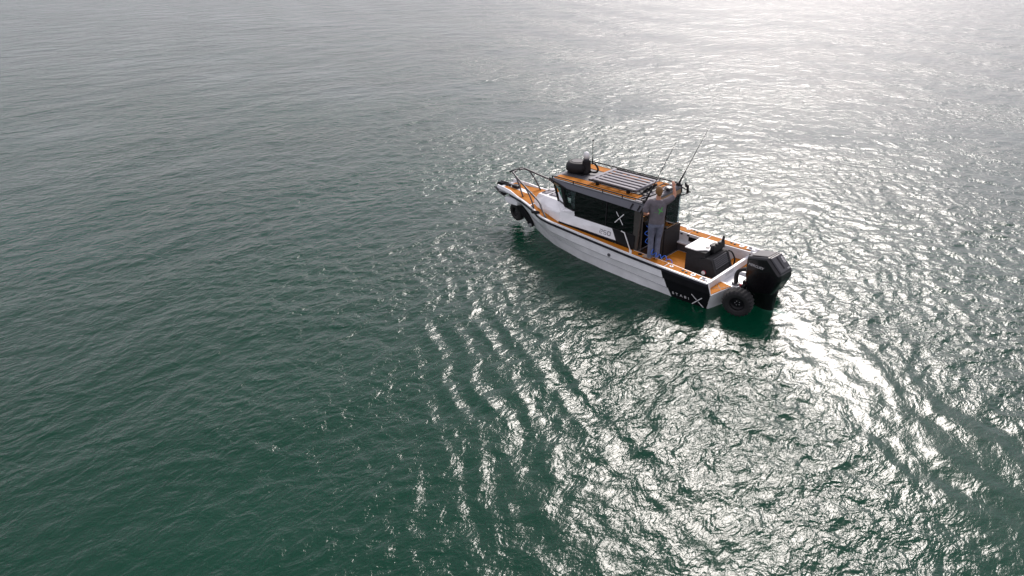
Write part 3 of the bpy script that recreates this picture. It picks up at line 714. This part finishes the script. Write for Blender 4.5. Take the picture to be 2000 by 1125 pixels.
# gunwale hardware
def disc(name, x, y, r, m, h=.012, sx=1.0):
    mt = Matrix.Diagonal((sx, 1, 1)); return lathe(name, [(r, -.002), (r, h*.6), (r*.8, h)], m, boat, n=16, at=(x, y, zs(x)+.005), mtx=mt)
for x, y, r, m in ((1.99, 1.03, .055, BLACK), (1.81, 1.07, .035, BLACK), (1.07, 1.06, .05, WHITE2), (.465, 1.10, .065, WHITE2), (1.94, -1.13, .06, WHITE2), (.41, -1.13, .07, WHITE2)):
    disc('cup_holder' if m == BLACK else 'deck_filler', x, y, r, m)
    if m == WHITE2: lathe('filler_cap', [(r*.4, .008), (r*.4, .018), (r*.2, .02)], BLACKM, boat, n=10, at=(x, y, zs(x)+.003))
for x, y in ((.70, 1.085), (1.72, -1.13), (.65, -1.13)):
    for d in (-.055, .055):
        disc('rod_socket', x+d, y-d*.3, .030, BLACK, h=.02)
for s in (1, -1):
    cl = empty('stern_cleat', (0, 0, 0), boat)
    tube('cleat_horn', [(.09, 1.12*s, .815), (.17, 1.13*s, .825), (.25, 1.12*s, .815)], [.008, .014, .008], ALU, cl, 6)
    box('cleat_plate', (.08, .26), (1.12*s-.06, 1.12*s+.06), (.782, .790), WHITE2, cl, bevel=.003)
    box('cleat_leg', (.13, .21), (1.12*s-.012, 1.12*s+.012), (.79, .82), ALU, cl, bevel=.003)
lathe('hull_porthole', [(.045, 0), (.045, .015), (.025, .017)], DGREY, boat, n=18, mtx=Matrix.Rotation(R(-90), 3, 'X'), at=(2.81, 1.178, .60))
box('side_vent', (3.55, 3.85), (1.13, 1.165), (.858, .885), WHITE2, boat, bevel=.004)

# cockpit
box('cockpit_floor', (.12, 2.02), (-1.0, 1.0), (.26, .29), WHITE, boat, bevel=0)
for a, b in ((.52, 1.24), (1.26, 2.0)):
    box('floor_pad', (a, b), (-.80, .80), (.292, .304), EVA, boat, bevel=.003)
# bait station with the rear-facing seat behind it
cs = empty('bait_station', (0, 0, 0), boat)
prism('cabinet', [(1.12, .31), (1.12, 1.03), (.60, 1.03), (.60, .31)], -.36, .36, CHARCOAL, cs, bevel=.015)
prism('worktop', [(1.15, .385), (.83, .385), (.66, .22), (.60, .22), (.60, -.385), (1.15, -.385)], 1.035, 1.062, WHITE2, cs, bevel=.008, axis='z')
for y in (.10, -.27):
    lathe('cup_recess', [(.05, 1.06), (.05, 1.068), (.035, 1.069)], BLACK, cs, n=16, at=(.70, y, 0))
box('tackle_block', (.66, .72), (-.16, -.02), (1.063, 1.10), BLACKM, cs)
prism('rod_rest', [(.62, 1.02), (.50, .98), (.52, 1.14), (.60, 1.16)], -.40, .14, BLACK, cs, bevel=.012)
for y in (.12, -.02, -.16, -.36):
    tube('rod_tube', [(.58, y, .90), (.54, y, 1.17 if y > -.3 else 1.27)], .034, BLACK, cs, 8)
seat = prism('seat_body', [(.72, .31), (.72, .86), (.55, .93), (.44, .93), (.24, .46), (.24, .31)], -.40, .40, CHARCOAL, cs, bevel=.02)
fd = Vector((.24-.44, 0, .46-.93)).normalized(); fn = Vector((-fd.z, 0, fd.x)); fn = fn if fn.x < 0 else -fn
o0 = Vector((.44, 0, .93))
def back_panel(name, u0, u1, y0, y1, th, m):
    v = []
    for u in (u0, u1):
        for y in (y0, y1):
            for h in (.001, th):
                p = o0+fd*u+fn*h; v.append((p.x, y, p.z))
    f = [(0, 1, 3, 2), (4, 6, 7, 5), (0, 4, 5, 1), (2, 3, 7, 6), (0, 2, 6, 4), (1, 5, 7, 3)]
    return mesh(name, v, f, m, cs, bevel=.006)
for i in range(6):
    back_panel('louvre', .035+i*.045, .062+i*.045, -.31, .31, .030, DGREY)
back_panel('back_border', .02, .49, .325, .40, .03, CHARCOAL); back_panel('back_border', .02, .49, -.40, -.325, .03, CHARCOAL)
back_panel('back_cushion', .32, .49, -.31, .31, .02, CHARCOAL)
tube('seat_handle', smoothpath([(.42, -.44, .90), (.33, -.47, .86), (.24, -.47, .70), (.24, -.44, .56)], 4), .020, BLACK, cs, 8)
rg = lathe('red_fitting', [(.055, 0), (.055, .03), (.04, .035)], RED, cs, n=18, mtx=Matrix.Rotation(R(-90), 3, 'X'), at=(.56, .402, .56))
lathe('fitting_ring', [(.050, .035), (.050, .05), (.022, .052)], WHITE2, rg, n=18, mtx=Matrix.Rotation(R(-90), 3, 'X'), at=(.56, .402, .56))
box('orange_strap', (1.125, 1.14), (.10, .18), (.60, .86), EVA, cs, bevel=.003)

# stern: transom wall, pods, platform
box('transom_wall', (.105, .18), (-1.0, 1.0), (.30, .635), WHITE, boat, bevel=.012)
for s in (1, -1):
    quad_slab('stern_end_cap', [(.10, 1.0*s, .78), (.0, 1.245*s, .775), (-.095, 1.25*s, .515), (.06, 1.0*s, .49)], WHITE, boat, th=-.02*s)
    pts = [(.12, 1.19), (-.085, 1.215), (-.20, .62), (-.245, .44), (.12, .34)]
    lowp = [(.14, 1.02), (.05, 1.0), (-.05, .60), (-.09, .44), (.12, .34)]
    n_ = len(pts); v_ = [(x, y*s, .475) for x, y in pts]+[(x, y*s, -.12) for x, y in lowp]
    mesh('stern_pod', v_, [tuple(range(n_)), tuple(range(2*n_-1, n_-1, -1))]+[(i, (i+1) % n_, n_+(i+1) % n_, n_+i) for i in range(n_)], WHITE, boat, bevel=.012)
    pp = [(.095, .98), (-.07, 1.17), (-.185, .62), (-.225, .50), (.09, .44)]
    prism('platform_pad', [(x, y*s) for x, y in pp], .478, .490, EVA, boat, bevel=.003, axis='z')
    for (a, b) in (((.085, .60, .492), (-.165, .86, .492)), ((.06, .92, .492), (-.20, .56, .492))):
        bar('pad_groove', (a[0], a[1]*s, a[2]), (b[0], b[1]*s, b[2]), .012, (0, 0, 1), DECAL, boat, th=.0015)
    box('label_plate', (.098, .104), (.10*s-.09, .10*s+.09), (.53, .60), SILVER, boat, bevel=0)
pts = [(.12, .33), (-.30, .28), (-.34, -.28), (.12, -.33)]
prism('engine_pod', pts, -.35, .42, WHITE, boat, bevel=.015, axis='z')
lathe('hose_collar', [(.10, 0), (.10, .02), (.07, .03)], DGREY, boat, n=20, at=(-.18, .19, .42))
for d in (0, .07):
    tube('rigging_hose', smoothpath([(-.18+d*.2, .19-d*1.2, .43), (-.15, .18-d*1.2, .62), (-.20, .15-d, .76), (-.34, .10-d, .82), (-.48, .06-d, .80)], 4), .042 if d == 0 else .03, RUBBER, boat, 10)
# outboard motor
om = empty('outboard_motor', (0, 0, 0), boat); om.matrix_basis = Matrix.Translation((-.35, 0, 0)) @ Matrix.Rotation(R(-5), 4, 'Z') @ Matrix.Translation((.35, 0, 0))
def ring_loft(name, rings, m, parent, bevel=.0, smooth=True):
    v, f = [], []; n = len(rings[0])
    for r in rings: v += r
    for i in range(len(rings)-1):
        for k in range(n): f.append((i*n+k, i*n+(k+1) % n, (i+1)*n+(k+1) % n, (i+1)*n+k))
    f.append(tuple(range(n-1, -1, -1))); f.append(tuple(range((len(rings)-1)*n, len(rings)*n)))
    return mesh(name, v, f, m, parent, smooth=smooth, bevel=bevel)
def cring(pf, yb, inset, zoff=0):
    return [(x, yb, z) for x, z in pf]
prof = [(-.42, 1.235), (-.93, 1.355), (-1.285, 1.03), (-1.295, .88), (-1.14, .50), (-.66, .34), (-.50, .42), (-.43, .80)]
cx, cz = -.80, .85
def scaled(s): return [(cx+(x-cx)*s, cz+(z-cz)*s) for x, z in prof]
rings = []
for y, s in ((-.285, .90), (-.27, .955), (-.22, 1.0), (.22, 1.0), (.27, .955), (.285, .90)):
    rings.append([(x, y, z) for x, z in scaled(s)])
ring_loft('cowl', rings, COWL, om, bevel=.022, smooth=False)
# slanted rear hood with its scoop
def hood(u, y, h=0):   # u along the slanted face from top edge (0) to bottom edge (1)
    a, b = Vector((-.935, 0, 1.355)), Vector((-1.282, 0, 1.035)); d = b-a; n = Vector((-.678, 0, .735))
    p = a+d*u+n*h; return Vector((p.x, y, p.z))
hv = [hood(.03, -.23, .004), hood(.97, -.23, .004), hood(.97, .23, .004), hood(.03, .23, .004), hood(.08, -.21, .028), hood(.9, -.21, .028), hood(.9, .21, .028), hood(.08, .21, .028)]
hd = mesh('cowl_hood', hv, [(0, 1, 2, 3), (4, 5, 6, 7), (0, 1, 5, 4), (1, 2, 6, 5), (2, 3, 7, 6), (3, 0, 4, 7)], COWLT, om, bevel=.01)
sv = [hood(.12, .00, .029), hood(.78, .00, .029), hood(.78, .05, .029), hood(.12, .05, .029), hood(.12, .00, .034), hood(.78, .00, .034), hood(.78, .05, .030), hood(.12, .05, .030)]
mesh('hood_scoop', sv, [(0, 1, 2, 3), (4, 5, 6, 7), (0, 1, 5, 4), (1, 2, 6, 5), (2, 3, 7, 6), (3, 0, 4, 7)], BLACK, hd)
mesh('cowl_lid', [(-.47, -.20, 1.262), (-.90, -.20, 1.353), (-.90, .20, 1.353), (-.47, .20, 1.262), (-.50, -.18, 1.274), (-.88, -.18, 1.361), (-.88, .18, 1.361), (-.50, .18, 1.274)],
     [(0, 1, 2, 3), (4, 5, 6, 7), (0, 1, 5, 4), (1, 2, 6, 5), (2, 3, 7, 6), (3, 0, 4, 7)], COWLT, om, bevel=.006)
text('engine_lettering', 'MERCURY', .085, SILVER, om, Vector((-.485, .2875, 1.055)), (-1, 0, -.02), (0, 0, 1), depth=.004, shear=.3)
text('power_lettering', '400', .115, LETTER, om, hood(.17, -.095, .030), hood(1, 0)-hood(0, 0), (0, -1, 0), depth=.003)
text('power_lettering', 'V10', .055, LETTER, om, hood(.87, -.085, .030), (0, -1, 0), hood(0, 0)-hood(1, 0), depth=.003)
# lower cowl, mid-section and gearcase
def ellring(cx_, cy_, z, a, b, n=14): return [(cx_+a*math.cos(2*math.pi*k/n), cy_+b*math.sin(2*math.pi*k/n), z) for k in range(n)]
ring_loft('engine_midsection', [ellring(-.82, 0, .62, .36, .25), ellring(-.82, 0, .40, .33, .22), ellring(-.84, 0, .18, .29, .17), ellring(-.86, 0, -.02, .27, .12), ellring(-.86, 0, -.35, .24, .09)], COWL, om)
mesh('cavitation_plate', [(-.55, .10, -.30), (-1.25, .16, -.30), (-1.25, -.16, -.30), (-.55, -.10, -.30), (-.55, .10, -.28), (-1.25, .16, -.28), (-1.25, -.16, -.28), (-.55, -.10, -.28)],
     [(0, 1, 2, 3), (4, 5, 6, 7), (0, 1, 5, 4), (1, 2, 6, 5), (2, 3, 7, 6), (3, 0, 4, 7)], BLACK, om)
ring_loft('gearcase', [ellring(-.6, 0, -.55, .05, .05), ellring(-.85, 0, -.56, .3, .08), ellring(-.9, 0, -.68, .28, .07)], BLACK, om)
box('transom_bracket', (-.52, -.335), (-.17, .17), (.08, .56), BLACK, om, bevel=.03)
tube('steering_ram', [(-.42, .30, .46), (-.42, -.30, .46)], .035, BLACKM, om, 10)
tube('tilt_ram', [(-.38, .05, .20), (-.60, .05, .50)], .03, ALU, om, 8)
lathe('red_cap', [(.03, 0), (.03, .05), (.015, .06)], RED, om, n=12, at=(-.36, .26, .44))
# rear wheels on their folding legs
for s in (1, -1):
    add_wheel((-.60, .86*s, .36), (R(-8) if s == 1 else R(180+8), 0, R(14)*s), 1.0)
    lg = empty('rear_wheel_leg', (0, 0, 0), boat)
    prism('leg_arm', [(-.18, .44), (-.20, .22), (-.56, .28), (-.66, .36), (-.56, .44)], .56*s-.07, .56*s+.07, BLACK, lg, bevel=.02)
    tube('axle', [(-.60, .56*s, .36), (-.60, .84*s, .36)], .05, BLACK, lg, 10)
    tube('lift_ram', [(-.22, .70*s, .30), (-.52, .70*s, .38)], .028, BLACKM, lg, 8)
    box('leg_plate', (-.235, -.205), (.46*s-.0, .46*s+.24) if s == 1 else (.46*s-.24, .46*s), (.12, .42), BLACK, lg)

# lettering and marks on the hull and cabin sides
def on_aft(x, z):   # point on the port stern panel between knuckle and waterline
    a = Vector((x, lerp(LINES[2][3], x), .475)); b = Vector((x, lerp(LINES[3][3], x), .25)); c = Vector((x, lerp(LINES[5][3], x), 0))
    if z > .25: t = (z-.25)/.225; y = b.y+(a.y-b.y)*t
    else: t = z/.25; y = c.y+(b.y-c.y)*t
    return Vector((x, y, z))
for s in (1, -1):
    def P(x, z, s=s):
        p = on_aft(x, z); return Vector((p.x, (p.y+.006)*s, p.z))
    nrm = Vector((0, s, -.3))
    t0 = P(.93 if s == 1 else .40, .145)
    t1 = P(.40 if s == 1 else .93, .145)
    t0.y += .012*s; t1.y += .012*s
    text('hull_lettering', 'STABI', .115, LETTER, boat, t0, t1-t0, P(.5, .24)-P(.5, .10), depth=.004, space=1.75)
    off = Vector((0, .012*s, 0))
    A = P(.395, .345)+off; C = P(.105, .055)+off; B1 = P(.115, .34)+off; B2 = P(.405, .05)+off
    bar('emblem_stroke', A, A+(C-A)*.42, .022, nrm, LETTER, boat); bar('emblem_stroke', A+(C-A)*.56, C, .022, nrm, LETTER, boat)
    bar('emblem_stroke', B1, B2, .024, nrm, LETTER, boat)
    # X on the cabin glass
    def Q(x, z, s=s): return Vector((x, (.90-.028*(z-1.2)/.66+.006)*s, z))
    A, C, B1, B2 = Q(2.86, 1.665), Q(2.635, 1.37), Q(2.63, 1.655), Q(2.885, 1.375); n2 = (0, s, .04)
    bar('emblem_stroke', A, A+(C-A)*.36, .02, n2, LETTER, boat); bar('emblem_stroke', A+(C-A)*.5, C, .02, n2, LETTER, boat)
    bar('emblem_stroke', B1, B2, .022, n2, LETTER, boat)
    # 250 in thin strokes on the white panel
    def T(x, z, s=s): return Vector((x, (.945-.04*(z-.93)/.27+.024)*s, z))
    dirx = -1 if s == 1 else 1
    x_start = 3.30 if s == 1 else 3.30-.34
    seg = {'2': [((0, 1), (1, 1)), ((1, 1), (1, .5)), ((1, .5), (0, .5)), ((0, .5), (0, .12)), ((.0, 0), (1, 0))],
           '5': [((1, 1), (0, 1)), ((0, 1), (0, .5)), ((0, .5), (1, .5)), ((1, .5), (1, 0)), ((1, 0), (0, 0))],
           '0': [((0, 0), (0, 1)), ((0, 1), (1, 1)), ((1, 1), (1, 0)), ((1, 0), (0, 0))]}
    for i, ch in enumerate('250'):
        mat_ = DECAL
        geos = []
        for (a, b) in seg[ch]:
            def xy(p): return T(x_start+dirx*(i*.125+p[0]*.082), 1.005+p[1]*.095)
            o = bar('tmp', xy(a), xy(b), .012, n2, None, None, th=.003)
            geos.append(([v_.co.copy() for v_ in o.data.vertices], [tuple(p_.vertices) for p_ in o.data.polygons]))
            me_ = o.data; bpy.data.objects.remove(o); bpy.data.meshes.remove(me_)
        merge('side_numeral', geos, mat_, boat)

# ------------------------------------------------------------------ the man
def remesh(name, geos, m, parent, voxel, smooth_it=6):
    v, f = [], []
    for a, b in geos:
        k = len(v); v += list(a); f += [tuple(i+k for i in q) for q in b]
    me = bpy.data.meshes.new(name); me.from_pydata([tuple(p) for p in v], [], f)
    bm = bmesh.new(); bm.from_mesh(me); bmesh.ops.recalc_face_normals(bm, faces=bm.faces); bm.to_mesh(me); bm.free()
    o = bpy.data.objects.new(name, me); COL.objects.link(o)
    r = o.modifiers.new('r', 'REMESH'); r.mode = 'VOXEL'; r.voxel_size = voxel
    sm = o.modifiers.new('s', 'SMOOTH'); sm.iterations = smooth_it; sm.factor = .5
    dg = bpy.context.evaluated_depsgraph_get(); me2 = bpy.data.meshes.new_from_object(o.evaluated_get(dg))
    bpy.data.objects.remove(o); bpy.data.meshes.remove(me); me2.name = name
    me2.materials.clear()
    return link(name, me2, m, parent, smooth=True)
def limb(pts, rad, n=12, k=3):
    P = smoothpath(pts, k); m_ = len(P); Rr = []
    for i in range(m_):
        t = i/(m_-1)*(len(rad)-1); a = int(min(t, len(rad)-2)); u = t-a
        ra = rad[a] if isinstance(rad[a], tuple) else (rad[a],)*2; rb = rad[a+1] if isinstance(rad[a+1], tuple) else (rad[a+1],)*2
        Rr.append((ra[0]+(rb[0]-ra[0])*u, ra[1]+(rb[1]-ra[1])*u))
    return tubegeo(P, Rr, n)
def ball(c, r, n=14, mlat=9):
    c = Vector(c); r = r if isinstance(r, tuple) else (r,)*3; v, f = [], []
    for i in range(1, mlat):
        th = math.pi*i/mlat
        for k in range(n):
            a = 2*math.pi*k/n; v.append(c+Vector((r[0]*math.sin(th)*math.cos(a), r[1]*math.sin(th)*math.sin(a), r[2]*math.cos(th))))
    for i in range(mlat-2):
        for k in range(n): f.append((i*n+k, i*n+(k+1) % n, (i+1)*n+(k+1) % n, (i+1)*n+k))
    f.append(tuple(range(n))); f.append(tuple(range((mlat-2)*n, (mlat-1)*n)))
    return v, f
def hand(wrist, dirv, palmn, side):
    """a curled hand with five fingers; dirv wrist->knuckles, palmn out of the palm, side +1/-1 for the thumb side axis"""
    w = Vector(wrist); d = Vector(dirv).normalized(); n = Vector(palmn); n = (n-d*n.dot(d)).normalized(); t = d.cross(n)*side
    g = [limb([w-d*.02, w+d*.04, w+d*.085], [(.022, .028), (.020, .038), (.016, .040)], 10)]
    for i, (off, ln) in enumerate(((.030, .072), (.010, .080), (-.011, .074), (-.030, .058))):
        a = w+d*.080+t*off; b = a+d*ln*.45+n*.012; c = b+d*ln*.15+n*ln*.42; e = c-d*ln*.18+n*ln*.22
        g.append(limb([a, b, c, e], [.0095, .009, .0085, .007], 7, 2))
    a = w+d*.025+t*.034; g.append(limb([a, a+d*.03+t*.022+n*.012, a+d*.055+t*.016+n*.034], [.012, .011, .008], 7, 2))
    return g
feet = Vector((1.62, 1.03, .812)); feet = Matrix.Rotation(HEEL, 3, 'X') @ feet
man = empty('person', feet); man.rotation_euler = (0, 0, R(-136))
man['label'] = 'person in grey t-shirt and grey jeans standing on the port gunwale with right arm raised'; man['category'] = 'person'
ARM_L = [(-.195, 0, 1.455), (-.275, -.035, 1.30), (-.285, -.05, 1.185), (-.25, .09, 1.10), (-.19, .20, 1.07)]
ARM_R = [(.195, 0, 1.46), (.30, .07, 1.50), (.405, .155, 1.545), (.405, .22, 1.64), (.395, .28, 1.73)]
ar = [.058, .048, .042, .038, .028]
body = [limb([(0, -.015, .93), (0, -.015, 1.15), (0, -.01, 1.38), (0, 0, 1.48)], [(.135, .085), (.13, .085), (.15, .085), (.09, .05)], 16),
        limb([(0, -.012, 1.44), (0, .0, 1.53), (0, .012, 1.60)], [(.062, .064), (.056, .056), (.056, .056)], 12),
        ball((0, .012, 1.71), (.074, .094, .112)), ball((0, .045, 1.655), (.058, .060, .062)),
        limb([(0, .10, 1.70), (0, .118, 1.672), (0, .108, 1.662)], [.009, .014, .010], 7, 2),
        ball((.077, .0, 1.695), (.012, .022, .032), 8, 6), ball((-.077, .0, 1.695), (.012, .022, .032), 8, 6),
        limb(ARM_L, ar, 12), limb(ARM_R, ar, 12),
        limb([(-.09, -.005, .94), (-.085, .01, .52), (-.08, -.02, .08)], [.080, .056, .040], 12), limb([(.09, -.005, .94), (.085, .018, .52), (.078, -.01, .08)], [.080, .056, .040], 12)]
body += hand((-.19, .20, 1.07), (.45, .85, -.10), (.8, -.3, .3), -1) + hand((.395, .28, 1.73), (-.05, .45, .85), (-.25, .8, -.4), -1)
remesh('body', body, SKIN, man, .0075, 4)
for x in (-.032, .032):
    e = ball((x, .094, 1.715), (.013, .008, .008), 8, 6); mesh('eye', e[0], e[1], EYE, man, smooth=True)
e = ball((0, .101, 1.632), (.026, .006, .006), 10, 6); mesh('mouth', e[0], e[1], RED, man, smooth=True)
hair = [ball((0, -.008, 1.728), (.084, .100, .112), 18, 12), ball((0, -.062, 1.678), (.062, .040, .070), 14, 9)]
remesh('hair', hair, HAIR, man, .010, 3)
# keep the face clear: hair verts in front and low are pulled back behind the hairline
hobj = man.children[-1]
for vv in hobj.data.vertices:
    c = vv.co
    if c.y > .03 and c.z < 1.77: c.y = .03-(.0 if c.z > 1.74 else .03)
shirt = [limb([(0, -.015, .935), (0, -.02, 1.05), (0, -.02, 1.25), (0, -.012, 1.40), (0, -.005, 1.475), (0, .0, 1.505)], [(.186, .125), (.180, .122), (.196, .127), (.205, .120), (.155, .090), (.080, .068)], 22, 3),
         limb([(-.13, -.004, 1.44), (-.20, -.005, 1.435), (-.268, -.03, 1.325), (-.286, -.042, 1.215)], [(.085, .08), (.082, .082), (.072, .078), (.073, .080)], 14),
         limb([(.13, -.004, 1.44), (.21, .012, 1.465), (.30, .07, 1.50), (.365, .118, 1.525)], [(.085, .082), (.082, .082), (.074, .074), (.072, .072)], 14)]
remesh('t_shirt', shirt, SHIRT, man, .011, 5)
jeans = [limb([(0, -.012, .985), (0, -.018, .92), (0, -.015, .85)], [(.168, .108), (.176, .120), (.168, .112)], 20),
         limb([(-.088, -.012, .90), (-.090, .004, .70), (-.085, .018, .50), (-.082, -.012, .28), (-.080, -.02, .055)], [(.098, .106), (.088, .094), (.071, .074), (.069, .072), (.073, .076)], 16),
         limb([(.088, -.012, .90), (.090, .004, .70), (.085, .025, .50), (.080, .0, .28), (.078, -.01, .055)], [(.098, .106), (.088, .094), (.071, .074), (.069, .072), (.073, .076)], 16)]
remesh('jeans', jeans, JEANS, man, .011, 4)
for s in (-1, 1):
    sh = [limb([(s*.08, -.065, .045), (s*.085, .04, .048), (s*.10, .14, .040), (s*.105, .195, .032)], [(.045, .040), (.048, .045), (.038, .047), (.026, .036)], 12), ball((s*.079, -.02, .075), (.046, .05, .05), 10, 7)]
    if s == -1:   # the near foot is turned out along the gunwale
        sh = [limb([(-.062, -.055, .045), (-.112, .005, .048), (-.182, .065, .040), (-.222, .10, .032)], [(.045, .042), (.048, .047), (.038, .048), (.026, .036)], 12), ball((-.080, -.03, .075), (.046, .05, .05), 10, 7)]
    remesh('shoe', sh, SHOE, man, .009, 3)
# green cross printed on the back of the shirt, laid on the cloth
shirt_o = [c for c in man.children if c.name.startswith('t_shirt')][0]
from mathutils.bvhtree import BVHTree
bvh = BVHTree.FromPolygons([v_.co.copy() for v_ in shirt_o.data.vertices], [tuple(p_.vertices) for p_ in shirt_o.data.polygons])
def on_back(x, z):
    h = bvh.ray_cast(Vector((x, -.6, z)), Vector((0, 1, 0))); p = h[0] if h[0] else Vector((x, -.13, z)); return p+Vector((0, -.004, 0))
def print_stroke(name, a, b, w, m):
    n = 8; v, f = [], []
    dx, dz = b[0]-a[0], b[1]-a[1]; l = math.hypot(dx, dz); px, pz = -dz/l*w/2, dx/l*w/2
    for i in range(n+1):
        x, z = a[0]+dx*i/n, a[1]+dz*i/n
        for sgn in (-1, 1): v.append(on_back(x+px*sgn, z+pz*sgn))
    for i in range(n): f.append((2*i, 2*i+1, 2*i+3, 2*i+2))
    mesh(name, v, f, m, shirt_o)
print_stroke('shirt_print', (.005, 1.20), (.085, 1.365), .013, GREEN)
print_stroke('shirt_print', (.045, 1.285), (.105, 1.245), .012, GREEN)
print_stroke('shirt_print', (-.01, 1.33), (.025, 1.305), .012, GREEN)
print_stroke('shirt_print', (.0, 1.285), (.03, 1.283), .010, GREEN)
for i in range(4):
    print_stroke('shirt_print', (-.10+i*.024, 1.232+.006*i), (-.092+i*.024, 1.234+.006*i), .007, GREEN)

# ------------------------------------------------------------------ blue coiled hose hanging from the man's hand to the cockpit floor
hz = empty('coiled_hose'); hz.rotation_euler = (HEEL, 0, 0)
hz['label'] = 'bright blue coiled hose hanging beside the standing person'; hz['category'] = 'hose'
ctrl = smoothpath([(1.86, .93, 1.56), (1.86, 1.00, 1.40), (1.79, 1.06, 1.22), (1.68, 1.10, 1.10), (1.56, 1.12, .99), (1.46, 1.06, .93), (1.36, .97, .90), (1.27, .86, .80), (1.20, .74, .52), (1.20, .62, .33)], 10)
pts = []
tot = len(ctrl); turns = 9.5
view = Vector((-.5, .83, .25)).normalized()
for i in range(tot*3-2):
    t = i/3; a = int(min(t, tot-2)); u = t-a
    c = ctrl[a].lerp(ctrl[a+1], u); d = (ctrl[a+1]-ctrl[a]).normalized()
    e1 = (Vector((.72, .69, 0))-d*d.dot(Vector((.72, .69, 0)))).normalized(); e2 = d.cross(e1)
    ph = 2*math.pi*turns*i/(tot*3-3); r = .048+.012*math.sin(i*.21)
    pts.append(c+e1*math.cos(ph)*r+e2*math.sin(ph)*r)
tube('hose_coil', pts, .0095, BLUE, hz, 6)
tube('hose_end', smoothpath([pts[-1], (1.16, .50, .325), (1.0, .42, .32), (.92, .52, .32)], 4), .0095, BLUE, hz, 6)
tube('spray_nozzle', [(1.86, .93, 1.55), (1.88, .935, 1.66), (1.90, .945, 1.82), (1.925, .945, 1.95)], [.014, .013, .017, .012], BLACKM, hz, 8)
lathe('spray_drum', [(.04, -.03), (.075, -.02), (.075, .02), (.04, .03)], BLACK, hz, n=16, mtx=Matrix.Rotation(R(70), 3, 'X'), at=(1.90, .93, 1.62))
